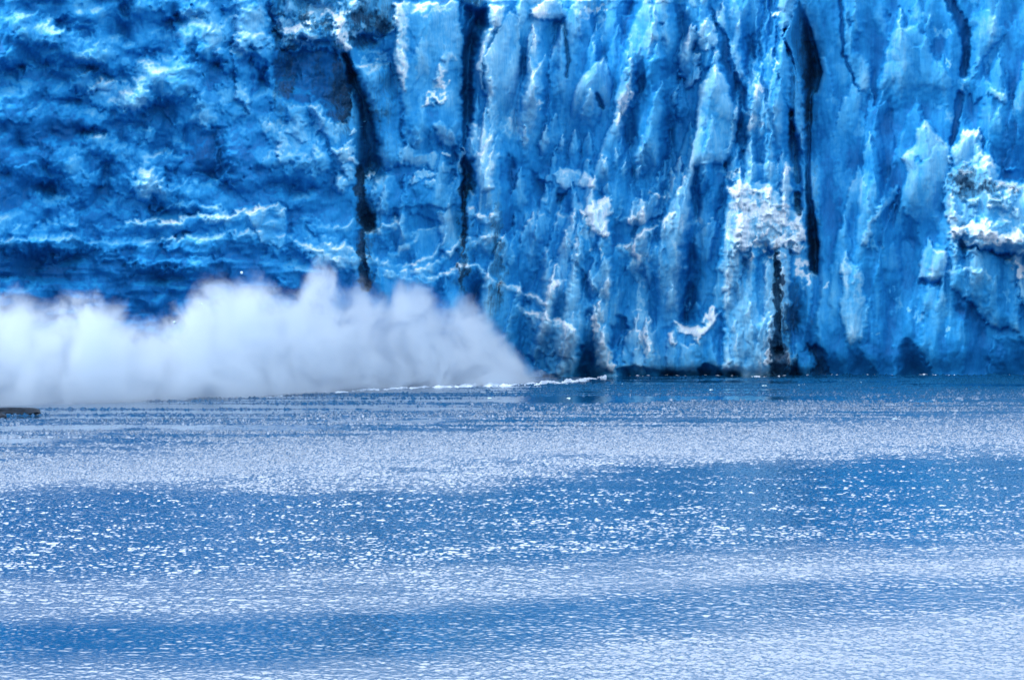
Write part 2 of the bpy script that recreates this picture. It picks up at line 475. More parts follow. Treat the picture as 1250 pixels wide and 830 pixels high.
for (x, y, rx, ry, o_, c, a_) in [(120, 60, 60, 26, 2.2, .07, 20), (205, 95, 48, 34, 2.4, .08, -15), (150, 120, 46, 20, 2.6, .08, 10), (165, 210, 40, 34, 2.6, .08, 40), (90, 200, 46, 22, 1.8, .05, 30),
                               (245, 40, 40, 34, 2.4, .07, 60), (270, 130, 40, 26, 2.0, .06, -30), (30, 50, 50, 34, 2.0, .03, 0), (230, 240, 50, 20, 1.6, .03, 10), (90, 290, 80, 18, 1.8, .03, 4), (225, 310, 70, 20, 1.6, .03, -4), (370, 190, 30, 44, 2.0, .07, -20), (380, 290, 34, 24, 1.6, .04, 20)]:
    lump(x, y, rx, ry, o_, c, ang=a_)
# ---- debris and dark hollow above the first cleft
slab([(326, -40), (492, -40), (486, 25), (478, 42), (462, 46), (440, 38), (430, 62), (412, 64), (396, 52), (376, 58), (352, 62), (334, 34)], 2.2, 8, crust_shade=.16, dirt=.42, name='debris_band', label='grey rock debris with snow patches along the crest')
slab([(334, 34), (352, 66), (378, 62), (398, 58), (414, 66), (432, 108), (424, 150), (400, 150), (380, 128), (350, 128), (336, 112), (330, 76)], -3.2, 14, crust_shade=-.2, dirt=.24, name='ice_hollow', label='dark dirt streaked hollow under the debris')  # dirt streaks, plus the hollow's own shade painted in
for a in [(340, 55, 5, 40, .4), (352, 75, 6, 40, .34), (336, 110, 8, 26, .4), (388, 75, 7, 30, .34), (412, 90, 8, 46, .5), (424, 110, 8, 40, .46),
          (405, 120, 10, 30, .25), (348, 112, 7, 12, .4), (360, 58, 16, 6, .4), (445, 30, 18, 14, .4), (450, 52, 22, 12, .4), (438, 15, 20, 12, .3),
          (468, 30, 10, 20, .3), (340, 12, 12, 12, .3), (375, 20, 10, 12, .25), (395, 28, 10, 8, .35), (345, 136, 12, 8, .3), (338, 148, 20, 8, .24),
          (430, 40, 10, 10, .3), (460, 75, 16, 10, .22), (470, 95, 14, 20, .2), (462, 140, 12, 6, .3), (468, 128, 24, 40, .18), (484, 100, 10, 30, .12)]:
    blob(a[0], a[1], a[2], a[3], a[4], arr=DI)
for a in [(358, 36, 14, 7, .5), (378, 46, 12, 7, .55), (370, 60, 8, 5, .4), (345, 28, 10, 4, .45), (388, 14, 14, 8, .4), (378, 28, 4, 7, .5), (405, 12, 10, 10, .45),
          (413, 34, 7, 16, .6), (422, 50, 6, 14, .55), (418, 24, 8, 7, .4), (436, 36, 10, 6, .3), (447, 78, 12, 5, .3), (463, 68, 14, 6, .28), (428, 5, 10, 8, .25), (350, 10, 12, 10, .3)]:
    blob(*a); blob(a[0], a[1], a[2], a[3], -.7, arr=DI)
lump(358, 40, 16, 8, 1.4); lump(416, 36, 9, 24, 2.4, name='snow_patch', label='white tongue of snow in the debris', ang=-20); lump(380, 46, 14, 8, 1.4)
hole(440, 52, 16, 14, 4, dirt=.2); hole(470, 38, 9, 14, 4, dirt=.2); hole(363, 56, 8, 5, 2.5)
for k in range(80):
    lump(rs.uniform(325, 490), rs.uniform(-30, 50), rs.uniform(3, 9), rs.uniform(2.5, 6), rs.uniform(.3, 1.1), rs.uniform(-.1, .15), rs.uniform(-.1, .15))
# light ice blocks below the hollow
slab([(352, 130), (372, 126), (378, 140), (384, 165), (372, 178), (350, 160)], 1.4, 6, crust_shade=.12)
slab([(376, 128), (392, 128), (398, 150), (384, 168)], 1.4, 5, crust_shade=.22, rim=.15)
slab([(372, 112), (392, 122), (408, 150), (418, 178), (405, 185), (388, 150)], 1.6, 6, crust_shade=.08)
slab([(318, 148), (330, 150), (352, 170), (360, 196), (345, 200), (326, 178)], 1.2, 6, crust_shade=.12)

# ---- ice right of the first cleft
slab([(428, 74), (446, 80), (476, 78), (490, 110), (492, 200), (470, 208), (462, 186), (450, 130), (436, 104)], 3.2, 5, crust_shade=.02, dirt=.08, name='ice_pillar', label='dirty ice pillar on the right edge of the first cleft')
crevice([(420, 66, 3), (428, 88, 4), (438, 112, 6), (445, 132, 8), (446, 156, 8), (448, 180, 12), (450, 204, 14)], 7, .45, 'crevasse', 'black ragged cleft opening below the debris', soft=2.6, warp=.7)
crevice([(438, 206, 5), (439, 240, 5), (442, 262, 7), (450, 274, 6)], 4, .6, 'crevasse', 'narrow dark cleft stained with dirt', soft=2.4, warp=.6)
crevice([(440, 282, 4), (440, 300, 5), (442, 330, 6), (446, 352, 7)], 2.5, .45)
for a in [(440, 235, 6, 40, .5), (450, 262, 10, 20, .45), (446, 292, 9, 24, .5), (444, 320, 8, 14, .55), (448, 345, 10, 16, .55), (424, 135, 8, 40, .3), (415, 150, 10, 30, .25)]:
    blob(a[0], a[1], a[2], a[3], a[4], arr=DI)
for a in [(452, 240, 14, 60, .16), (432, 150, 20, 60, .14), (470, 180, 16, 50, .10), (455, 320, 18, 40, .18), (572, 300, 14, 70, .16), (606, 320, 14, 80, .14), (560, 120, 8, 80, .10), (590, 250, 18, 60, .08)]:
    blob(a[0], a[1], a[2], a[3], a[4], arr=DI)
# rubble lumps on the cleft's left lip
for (x, y, r, c) in [(430, 162, 5, .5), (443, 157, 3.5, .6), (445, 148, 2.5, .6), (427, 180, 8, .3), (422, 190, 11, .25), (432, 195, 6, .4), (410, 186, 8, .2), (428, 212, 9, .2), (452, 212, 6, .35), (450, 216, 5, .4), (415, 228, 12, .14), (420, 205, 8, .2)]:
    lump(x, y, r, r * .8, 1.6, c, -.4)
slab([(404, 180), (430, 180), (436, 205), (434, 225), (412, 234), (408, 215)], 2.2, 6, crust_shade=.14, name='ice_block')

# ---- the pale column between the clefts
slab([(480, 4), (496, 2), (526, 6), (560, 2), (566, 60), (564, 130), (566, 175), (556, 190), (540, 180), (492, 190), (489, 110), (480, 70), (484, 45)], 4.6, 6, (.0, .0), crust_shade=.10, fade=40, flat=0.35, name='ice_column', label='pale upright ice column')
slab([(480, 6), (494, 4), (497, 60), (499, 118), (484, 120), (480, 70), (484, 45)], 1.4, 5, crust_shade=.2, fade=10)
for a in [(490, 20, 7, 22, .2), (493, 75, 6, 40, .18), (525, 10, 30, 6, .25), (540, 95, 6, 16, .3), (530, 120, 14, 6, .42), (535, 105, 12, 8, .35), (548, 70, 6, 10, .2), (515, 80, 12, 30, .06), (548, 40, 8, 40, -.08), (505, 90, 5, 60, -.1), (530, 150, 40, 20, -.14), (524, 40, 12, 30, -.06)]:
    blob(*a)
lump(540, 92, 9, 16, 1.6, .05, ang=25); lump(530, 122, 14, 6, 1.6, .05); lump(546, 70, 7, 9, 1.0)
slab([(522, 4), (552, 0), (556, 8), (524, 10)], .8, 3, dirt=.4)
slab([(528, 152), (540, 148), (560, 176), (552, 184), (536, 176)], 1.2, 4, crust_shade=.2)
slab([(488, 180), (500, 176), (506, 190), (526, 182), (536, 188), (530, 206), (498, 206), (486, 200)], 1.6, 5, crust_shade=.24, name='ice_block')
for (x, y, r, c) in [(543, 187, 5, .55), (515, 212, 8, .5), (526, 213, 6, .4), (505, 220, 8, .3), (522, 224, 8, .2), (548, 205, 9, .16), (560, 190, 6, .3), (564, 178, 4, .5)]:
    lump(x, y, r, r * .7, 1.3, c)
# ---- second cleft
slab([(568, 6), (584, 8), (594, 12), (600, 36), (588, 42), (586, 56), (579, 70), (577, 92), (578, 146), (570, 168), (566, 180), (564, 120), (565, 50)], -8, 9, dirt=.3, crust_shade=-.1, warp=.6, step=.15, name='crevasse', label='long black cleft right of the pale column')
slab([(569, 182), (576, 200), (580, 226), (578, 236), (566, 236), (564, 200)], -4.5, 4, dirt=.3)
for a in [(567, 250, 5, 50, .45), (566, 320, 7, 40, .5), (563, 345, 10, 20, .4), (607, 270, 6, 40, .36), (608, 330, 8, 50, .36), (605, 365, 12, 24, .3), (566, 225, 6, 30, .25)]:
    blob(a[0], a[1], a[2], a[3], a[4], arr=DI)
crevice([(567, 235, 2.5), (568, 270, 2.5), (566, 300, 2.5)], 3, .3)
lump(566, 184, 4, 8, 1.2, .4); lump(563, 200, 4, 10, .8, .3); lump(565, 300, 3, 18, .8, .4)
slab([(572, 152), (582, 148), (592, 165), (602, 200), (604, 232), (592, 236), (582, 226), (578, 196)], 2.4, 6, crust_shade=.14, name='serac', flat=0.5, label='pale wedge of ice below the second cleft')

# ---- scooped bowl with curved rims
slab([(440, 268), (470, 256), (520, 250), (566, 258), (566, 330), (520, 345), (470, 330), (446, 300)], -2.4, 22)
ledge([(448, 284), (462, 282), (476, 277), (486, 270), (494, 262)], 2.0, 14, .48, 6, 'ice_ledge')
ledge([(482, 312), (492, 304), (502, 298), (510, 290)], 1.4, 10, .5, 5, 'ice_ledge')
ledge([(500, 287), (518, 283), (534, 279)], 1.0, 10, .3, 4)
ledge([(486, 328), (510, 322), (528, 312), (538, 300), (545, 288)], 1.4, 7, .36, 5, 'ice_ledge')
ledge([(505, 334), (530, 326), (548, 312), (560, 296)], 1.5, 7, .34, 5, 'ice_ledge')
ledge([(518, 340), (540, 337), (556, 330), (564, 322)], 1.5, 9, .6, 5, 'ice_ledge', 'white snowy rim of the scooped ice')
ledge([(400, 302), (422, 304), (440, 312), (458, 318), (478, 326)], 1.9, 10, .5, 6, 'ice_ledge')
ledge([(404, 312), (430, 318), (452, 322)], 1.2, 8, .4, 4)
ledge([(470, 336), (486, 334), (500, 330)], 1.2, 10, .35, 4)
ledge([(410, 282), (424, 278), (434, 268)], 1.4, 12, .35, 5)
slab([(532, 260), (545, 255), (566, 256), (566, 300), (548, 316), (536, 296)], 1.8, 8, crust_shade=.14, name='ice_block')
slab([(492, 222), (512, 214), (552, 228), (556, 250), (530, 268), (500, 262)], 1.4, 9, crust_shade=-.02)
slab([(456, 218), (476, 214), (490, 230), (488, 262), (462, 262), (452, 240)], 1.4, 8, crust_shade=.04)
slab([(456, 272), (484, 264), (500, 282), (492, 304), (458, 306)], 1.0, 8, crust_shade=-.04)
ledge([(570, 262), (576, 254), (586, 264), (596, 268), (606, 262)], 1.6, 14, .35, 5, 'ice_ledge')
ledge([(568, 292), (582, 296), (600, 288), (618, 291)], 1.9, 20, .3, 5, 'ice_ledge')
ledge([(566, 326), (582, 322), (594, 336), (606, 348)], 2.4, 26, .34, 6, 'ice_ledge')
for a in [(545, 275, 14, 18, .06), (590, 275, 12, 12, -.1), (590, 310, 16, 18, -.12), (585, 350, 20, 26, -.14), (530, 350, 30, 14, -.06), (480, 295, 14, 12, -.08), (480, 245, 10, 16, -.06)]:
    blob(*a)

# ---- crest debris over the blue face
slab([(560, -40), (620, -40), (624, -2), (606, 4), (590, 7), (575, 6), (560, 2)], 1.2, 6, dirt=.75, name='debris_band', label='dark brown debris on the crest above the second cleft')
slab([(620, -40), (860, -40), (862, 4), (850, 8), (800, 4), (760, 5), (740, 14), (728, 20), (712, 14), (705, 8), (690, 10), (650, 4), (624, 2)], .8, 6, dirt=.34, crust_shade=.12, name='debris_band', label='grey snowy crest above the blue face')
for a in [(732, 9, 5, 6, .5), (720, 16, 9, 5, .35), (705, 14, 5, 7, .2), (735, 26, 5, 8, .25), (660, 12, 14, 8, .2)]:
    blob(*a)
# ---- bright blue face: blades and slabs
slab([(596, 8), (620, 8), (612, 30), (600, 45), (592, 62), (588, 95), (596, 120), (588, 110), (580, 80), (586, 55), (600, 34)], 2.6, 4, crust_shade=.22, name='ice_block')
slab([(622, 14), (634, 22), (636, 60), (636, 100), (634, 190), (604, 190), (594, 120), (590, 70), (602, 48)], 3.2, 8, (-.03, 0), crust_shade=.18, fade=110, rim=.12, warp=.6, name='serac', flat=0.6, label='broad pale serac right of the second cleft')
slab([(654, 8), (670, -4), (688, 4), (695, 20), (680, 26), (662, 26), (646, 18)], 3.0, 6, crust_shade=.22, name='ice_block', flat=0.6, label='rounded overhanging block near the crest')
crevice([(690, 28, 2.2), (692, 55, 2.5), (693, 72, 2.6), (692, 96, 1.4)], 1.6, .5, 'crevasse', 'short dark crack under the overhanging block')
spire(652, 31, 11, 90, 2.2, .02, 30, .5, .22, 'ice_blade')
spire(648, 71, 19, 110, 3.0, .03, 60, .55, .2, 'ice_blade')
spire(684, 30, 10, 90, 1.8, -.06, 40, .5, .06, 'ice_blade')
slab([(737, 69), (743, 84), (748, 104), (745, 128), (738, 150), (716, 180), (690, 180), (700, 116), (708, 96), (722, 82)], 3.4, 6, (-.03, .0), crust_shade=.14, rim=.12, warp=.4, fade=80, name='ice_blade', flat=0.6, label='pointed diamond shaped ice blade')
crevice([(728, 115, 2.5), (732, 124, 3), (734, 132, 2)], 3, .25)
spire(722, 108, 12, 70, 1.6, -.05, 30, .5, .14)
spire(770, 72, 16, 120, 2.6, -.08, 45, .5, .12, 'ice_blade')
slab([(772, 74), (774, 100), (770, 130), (762, 140), (752, 132), (756, 118), (766, 96)], 1.8, 4, crust_shade=.2)
for a in [(769, 118, 4, 12, .45), (757, 138, 10, 6, .35), (755, 146, 5, 4, .4), (660, 128, 6, 4, .4), (625, 150, 16, 14, .2), (632, 165, 12, 12, .18), (768, 45, 4, 8, .22), (792, 48, 10, 16, .14), (735, 52, 5, 3, .25)]:
    blob(*a)
hole(808, 30, 4, 3, 3)
crevice([(803, 55, 7), (806, 100, 8), (810, 150, 9), (812, 190, 7), (806, 215, 5)], 2.6, 0, crust_shade=-.12, soft=2.5)
crevice([(712, 50, 9), (716, 70, 10), (714, 84, 8)], 1.8, 0, crust_shade=-.08, soft=2.5)
slab([(800, 70), (812, 66), (806, 200), (790, 205), (776, 160), (780, 90)], 1.0, 10, crust_shade=-.1)
# tall fin and its partners
slab([(843, 30), (850, 32), (851, 45), (846, 62), (856, 68), (852, 82), (858, 86), (850, 104), (838, 110), (826, 78), (832, 50)], 3.0, 5, crust_shade=.22, rim=.15, name='serac')
slab([(868, 18), (874, 30), (876, 52), (866, 62), (854, 64), (851, 42), (858, 26)], 3.0, 5, crust_shade=.2, rim=.1, name='ice_block')
slab([(866, 58), (874, 70), (872, 80), (860, 86), (852, 74), (850, 66)], 1.5, 4, crust_shade=-.02)
slab([(870, 20), (886, 40), (892, 64), (900, 90), (914, 120), (916, 134), (911, 140), (896, 120), (888, 104), (880, 86), (876, 60)], -2.4, 7, crust_shade=-.14, name='crevasse', label='clear blue gap behind the tall fin')
slab([(874, 78), (881, 90), (890, 104), (888, 112), (903, 136), (900, 158), (892, 190), (884, 202), (866, 200), (848, 205), (842, 260), (826, 300), (836, 230), (844, 185), (850, 150), (852, 112), (862, 90)], 4.2, 5, (-.035, 0), crust_shade=.16, rim=.12, warp=.5, fade=150, flat=0.6, name='ice_fin', label='tall pale pointed fin of ice')
blob(868, 130, 10, 22, -.16); blob(862, 170, 10, 20, -.12)
crevice([(898, 150, 3), (899, 172, 4), (892, 192, 4), (886, 202, 3)], 2.6, .0, crust_shade=-.1)
slab([(868, -10), (900, -10), (906, 20), (902, 60), (908, 95), (902, 100), (892, 70), (884, 40), (872, 22)], 1.6, 6, crust_shade=.16)
slab([(902, 50), (920, 40), (930, 60), (932, 90), (922, 108), (908, 92)], -1.2, 5, crust_shade=-.08)
blob(944, 19, 5, 5, .7); lump(944, 19, 5, 5, 1.0); blob(947, 82, 3, 10, .35); blob(925, 108, 5, 9, .4); blob(920, 150, 8, 14, .3); blob(914, 92, 8, 8, .2)
# middle blades
for (x, y, w, L, P, c) in [(668, 154, 9, 60, 1.8, .3), (687, 163, 6, 50, 1.8, .28), (703, 156, 7, 50, 2.0, .28), (718, 161, 7, 50, 1.7, .22), (735, 190, 11, 50, 1.8, .16), (741, 192, 6, 30, 1.4, .3),
                           (752, 182, 4, 30, .9, .4), (763, 198, 4, 26, 1.0, .45), (775, 166, 14, 60, 1.6, .18), (780, 202, 9, 50, 1.6, .22), (726, 214, 7, 26, 1.3, .35), (742, 222, 6, 22, 1.2, .35)]:
    spire(x, y, w, L, P, -.03, w * 2.4, .5, c, 'ice_blade' if w > 6 else None)
slab([(676, 214), (684, 202), (696, 206), (712, 208), (724, 222), (738, 232), (715, 230), (700, 226), (690, 234), (678, 222)], 1.8, 4, crust_shade=.28, name='ice_rubble', label='small white tipped rubble step in the blue face')
slab([(646, 206), (660, 216), (676, 226), (672, 268), (658, 262), (652, 230)], -1.6, 3, crust_shade=-.14)
slab([(680, 236), (696, 232), (698, 262), (684, 262)], -2.4, 3, crust_shade=-.2)
slab([(706, 258), (716, 255), (728, 244), (744, 240), (748, 250), (742, 275), (746, 292), (730, 290), (716, 276), (714, 266)], 2.6, 4, crust_shade=.3, rim=.25, name='ice_rubble', label='white chunky rubble perched on the blue face')
slab([(752, 270), (758, 244), (760, 242), (756, 262), (752, 280)], 1.2, 2, crust_shade=.4)
slab([(764, 268), (772, 248), (780, 240), (790, 246), (800, 238), (812, 232), (820, 240), (806, 262), (790, 272), (770, 278)], 2.2, 6, crust_shade=.22, rim=.1, name='ice_rubble')
ledge([(763, 268), (775, 267), (785, 263)], 1.0, 8, .4, 4)
ledge([(762, 302), (778, 291), (794, 282), (808, 272), (822, 260)], 2.6, 18, .42, 6, 'ice_ledge', 'slanting white ledge across the blue face')
slab([(762, 300), (776, 294), (784, 320), (778, 345), (768, 330)], 1.4, 5, crust_shade=.2)
for a in [(775, 310, 8, 14, .18), (803, 240, 8, 4, .4), (812, 215, 8, 20, .16), (740, 286, 6, 6, .35), (717, 282, 6, 10, .25), (700, 295, 3, 10, .22), (725, 305, 4, 4, .3), (735, 313, 3, 4, .35), (838, 270, 10, 14, .16), (852, 272, 8, 8, .2), (828, 320, 6, 30, .14), (790, 315, 12, 14, .1)]:
    blob(*a)
# lower blue face
ledge([(612, 350), (628, 352), (640, 360), (655, 366), (668, 373)], 2.2, 14, .45, 6, 'ice_ledge')
ledge([(638, 378), (655, 385), (672, 392), (690, 397), (706, 406)], 2.6, 22, .5, 6, 'ice_ledge', 'low ice ledge with a white lip above the spray edge')
slab([(640, 360), (664, 352), (678, 340), (694, 342), (708, 358), (716, 384), (716, 420), (700, 440), (660, 430), (648, 395)], 1.8, 10, crust_shade=.04, name='ice_block')
slab([(655, 394), (672, 394), (700, 400), (712, 420), (706, 456), (660, 456), (644, 430)], 1.8, 9, crust_shade=.06)
blob(677, 347, 5, 10, .3)
slab([(694, 310), (706, 320), (720, 345), (732, 365), (730, 380), (716, 366), (704, 345)], -2.2, 4, crust_shade=-.14)
slab([(722, 388), (728, 378), (732, 396), (740, 420), (750, 440), (752, 456), (730, 452), (724, 420)], 1.4, 4, crust_shade=.16, rim=.12, name='ice_blade')
slab([(760, 415), (772, 400), (778, 378), (782, 400), (780, 424), (788, 436), (786, 458), (766, 458), (758, 440)], 1.6, 4, crust_shade=.12, rim=.12, name='ice_blade')
slab([(752, 384), (768, 388), (766, 400), (756, 420), (752, 450), (742, 420)], -2.2, 4, crust_shade=-.14)
for a in [(780, 360, 4, 26, .2), (784, 412, 4, 14, .28), (790, 425, 5, 12, .3), (746, 440, 5, 14, .25), (797, 432, 6, 5, .1), (726, 400, 4, 18, .2)]:
    blob(*a)
slab([(822, 390), (842, 398), (856, 398), (862, 384), (868, 372), (876, 382), (888, 400), (894, 430), (890, 460), (815, 460), (812, 420)], 2.4, 10, crust_shade=.0, name='ice_block', label='snow topped bowl shaped block at the water')
slab([(822, 390), (830, 393), (842, 397), (856, 398), (861, 390), (862, 378), (868, 371), (873, 380), (878, 386), (872, 396), (858, 410), (852, 422), (846, 410), (830, 408), (824, 400)], 1.4, 3, crust_shade=.55, name='snow_patch', label='white snow on the bowl shaped block')
slab([(812, 405), (817, 404), (824, 416), (830, 420), (824, 424), (815, 416)], 1.4, 3, crust_shade=.5)
hole(845, 385, 16, 8, 2.5); blob(838, 374, 3, 5, .5)
crevice([(832, 340, 10), (838, 365, 12), (845, 385, 12)], 1.6, 0, crust_shade=-.1)
slab([(850, 450), (862, 444), (880, 450), (900, 454), (912, 470), (850, 470)], -3.0, 3, crust_shade=-.25, dirt=.3, warp=.6)
slab([(752, 450), (775, 446), (800, 452), (850, 455), (850, 475), (752, 475)], -2.2, 3, crust_shade=-.2, dirt=.12, warp=.6)

# ---- fluted curtain
slab([(888, 236), (905, 220), (920, 198), (948, 200), (956, 180), (966, 215), (964, 300), (966, 462), (880, 464), (884, 380), (880, 330), (884, 270)], 4.5, 8, crust_shade=.15, name='ice_curtain', label='streaked pale green ice curtain below crushed ice')
rs2 = np.random.RandomState(5)
for k in range(50):
    x = rs2.uniform(882, 962); y = rs2.uniform(260, 430)
    spire(x, y, rs2.uniform(3, 7), rs2.uniform(25, 80), rs2.uniform(.3, 1.1), rs2.uniform(-.04, .02), 14, .5, rs2.uniform(-.05, .16))
for k in range(40):
    x = rs2.uniform(900, 985); y = rs2.uniform(-30, 200)
    spire(x, y, rs2.uniform(2, 6), rs2.uniform(40, 110), rs2.uniform(.4, 1.4), rs2.uniform(-.12, .02), 25, .5, rs2.uniform(-.04, .16))
slab([(888, 234), (896, 218), (912, 228), (924, 222), (936, 224), (946, 232), (962, 248), (980, 262), (984, 290), (975, 308), (955, 300), (945, 305), (930, 296), (905, 310), (896, 290), (905, 258)], 3.2, 10, crust_shade=.24, name='crushed_ice', label='white crushed ice shelf beside the dark cleft')
for (x, y, rx, ry, c) in [(905, 228, 10, 6, .3), (900, 210, 10, 5, .3), (885, 212, 8, 6, .22), (912, 252, 8, 8, .42), (932, 256, 12, 9, .4), (925, 235, 10, 7, .3), (945, 262, 12, 10, .4), (962, 272, 12, 9, .42), (975, 285, 10, 14, .45),
                          (930, 300, 6, 6, .5), (915, 298, 5, 5, .35), (955, 295, 12, 9, .3), (970, 305, 10, 7, .3), (980, 325, 6, 14, .5), (984, 340, 5, 8, .4), (905, 275, 9, 10, .2), (888, 258, 6, 20, .2), (890, 285, 6, 14, .14), (975, 322, 6, 12, .2), (985, 350, 4, 14, .2)]:
    blob(x, y, rx, ry, c)
blob(966, 262, 16, 20, .10, arr=DI)
for k in range(150):
    x = rs2.uniform(894, 986); y = rs2.uniform(225, 318)
    lump(x, y, rs2.uniform(2.5, 7), rs2.uniform(2, 5), rs2.uniform(.4, 1.3), rs2.uniform(-.16, .2))
for k in range(30):
    x = rs2.uniform(885, 905); y = rs2.uniform(205, 240)
    lump(x, y, rs2.uniform(2.5, 6), rs2.uniform(2, 4), rs2.uniform(.3, 1.0), rs2.uniform(-.1, .15))
hole(888, 245, 4, 10, 3, crust_shade=-.2)
# bladed column with its dark flank
slab([(952, -40), (976, -40), (974, 0), (968, 22), (956, 46), (950, 30), (950, 5)], 5.0, 6, (-.05, 0), crust_shade=.06, name='ice_blade', flat=0.85, label='smooth curved blade top beside the dark flank')
slab([(956, 46), (966, 66), (976, 98), (982, 130), (986, 170), (978, 190), (970, 160), (958, 120), (950, 90), (948, 60)], 3.6, 5, (-.04, 0), crust_shade=.04, dirt=.10, flat=.7, name='ice_blade')
slab([(975, -40), (977, 0), (986, 24), (994, 46), (998, 66), (1004, 88), (1000, 106), (992, 118), (990, 150), (989, 200), (990, 232), (994, 262), (1000, 300), (998, 336), (988, 330), (984, 270), (982, 200), (981, 140), (975, 98), (966, 66), (956, 46), (966, 24), (973, 0)], -3.5, 4, (-.36, 0), crust_shade=-.14, dirt=.42, warp=.35, name='crevasse', flat=0.7, label='tall dark cleft beside the curved ice blade')
blob(984, 60, 12, 40, .25, arr=DI); blob(986, 130, 6, 40, .35, arr=DI)
crevice([(966, 140, 3), (967, 165, 4), (970, 195, 5), (974, 222, 4)], 2.5, .5)
crevice([(973, 238, 4), (974, 252, 5), (975, 262, 3)], 3, .6)
crevice([(962, 62, 2), (968, 100, 3), (965, 140, 3)], 2, .25)
slab([(952, 214), (962, 200), (970, 214), (964, 250), (956, 260), (950, 240)], 2.0, 5, crust_shade=.12, name='ice_block')
blob(964, 206, 6, 5, .3)
for a in [(948, 320, 5, 40, .6), (950, 370, 6, 50, .7), (947, 420, 7, 40, .6), (962, 395, 5, 36, .5), (970, 370, 6, 40, .4), (976, 395, 5, 30, .3), (955, 440, 10, 20, .5), (942, 440, 6, 30, .4), (978, 350, 5, 20, .2)]:
    blob(a[0], a[1], a[2], a[3], a[4], arr=DI)
crevice([(947, 312, 3), (949, 360, 4), (948, 410, 5), (950, 428, 4)], 3.0, .3, 'crevasse', 'dirt filled groove in the ice curtain')
slab([(945, 424), (953, 420), (956, 432), (950, 440), (944, 436)], -4, 3, dirt=.4)
blob(938, 440, 5, 10, .5); lump(938, 440, 6, 12, 1.4); blob(962, 435, 8, 12, .28)
for a in [(990, 100, 8, 70, .25), (992, 300, 8, 50, .3), (958, 380, 16, 70, .20), (954, 440, 14, 24, .3), (992, 250, 6, 90, .20), (986, 380, 5, 50, .22), (970, 120, 8, 60, .12), (955, 250, 5, 40, .18), (940, 380, 14, 60, .10)]:
    blob(a[0], a[1], a[2], a[3], a[4], arr=DI)
crevice([(1000, 320, 4), (996, 360, 4), (990, 400, 5), (992, 425, 7)], 2.0, .1, soft=2.0, crust_shade=-.12)
# black cave mouth, part of its darkness painted into the ice colour
slab([(945, 446), (960, 446), (974, 430), (984, 422), (998, 420), (1008, 430), (1012, 445), (1013, 480), (945, 480)], -4, 6, dirt=.6, crust_shade=-.2, warp=1.0, step=.2, name='ice_cave', label='black cave mouth with a grey boulder at the water')
lump(984, 442, 13, 17, 3.0, .1, -.45, name='ice_boulder', label='grey blue ice boulder in the cave mouth')

# ---- right wall
crevice([(1026, -30, 2.5), (1027, 10, 2.6), (1028, 45, 2.4), (1030, 68, 1.8), (1040, 92, 1.4), (1048, 112, 1.1)], 1.6, 0, 'crevasse', 'thin dark crack in the smooth wall', crust_shade=-.2)
crevice([(1154, -30, 4), (1158, 0, 5), (1166, 14, 6), (1174, 28, 6.5), (1179, 45, 6), (1179, 70, 5), (1175, 92, 3.5)], 3.0, 0, 'crevasse', 'dark blue crack splitting the right wall', crust_shade=-.25)
crevice([(1172, 116, 5), (1169, 140, 4.5), (1165, 162, 4), (1161, 178, 2.5)], 2.6, 0, 'crevasse', 'lower end of the crack in the right wall', crust_shade=-.25)
slab([(1044, 100), (1052, 120), (1056, 150), (1052, 182), (1030, 186), (1016, 178), (1022, 140), (1032, 118)], 2.0, 9, (-.02, 0), crust_shade=.14, fade=60, name='ice_blade', flat=0.6, label='pale tapered blade on the smooth wall')
slab([(1032, 2), (1044, 60), (1062, 80), (1064, 118), (1050, 112), (1038, 84), (1030, 60)], 1.2, 8, crust_shade=.1)
slab([(1088, 40), (1120, 30), (1150, 80), (1164, 100), (1160, 118), (1112, 134), (1076, 138), (1072, 98)], 1.8, 8, crust_shade=.10, fade=50, name='ice_face', flat=0.5, label='wide pale panel of the right wall')
crevice([(1068, 36, 8), (1072, 60, 10), (1070, 90, 7), (1066, 120, 6)], 1.4, 0, crust_shade=-.14, soft=2.5)
hole(1081, 20, 6, 9, 3); hole(1098, 13, 4, 4, 2); hole(1038, 28, 4, 4, 1.5, dirt=.3); hole(1112, 14, 4, 5, 2)
slab([(1184, 18), (1206, 12), (1230, 40), (1200, 70), (1184, 100), (1180, 60)], 1.6, 8, crust_shade=.06)
slab([(1196, 66), (1200, 90), (1212, 108), (1232, 120), (1230, 128), (1206, 116), (1186, 130), (1178, 100)], 1.8, 6, crust_shade=.08)
for a in [(1020, 60, 16, 26, .12), (1030, 90, 10, 18, .1), (1120, 20, 20, 10, .1), (1150, 40, 10, 6, .3), (1156, 75, 5, 5, .35), (1175, 103, 6, 8, .22), (1158, 140, 6, 10, .2), (1140, 128, 4, 6, .2), (1225, 115, 12, 9, .2), (1240, 130, 10, 6, .16),
          (1204, 85, 4, 18, .2), (1200, 35, 14, 14, .1), (1235, 80, 20, 40, -.12), (1240, 175, 30, 40, -.16), (1215, 150, 20, 30, .06), (1075, 55, 12, 22, -.1), (1180, 50, 3, 20, -.2), (1090, 140, 40, 26, -.1), (1060, 170, 30, 40, -.1), (1010, 160, 14, 90, -.12), (1012, 260, 14, 90, -.14), (1080, 215, 26, 30, -.1), (1190, 5, 10, 8, .15),
          (1045, 220, 16, 14, .12), (1100, 190, 6, 6, .1), (1018, 125, 8, 10, .14), (1050, 163, 8, 8, .16)]:
    blob(*a)
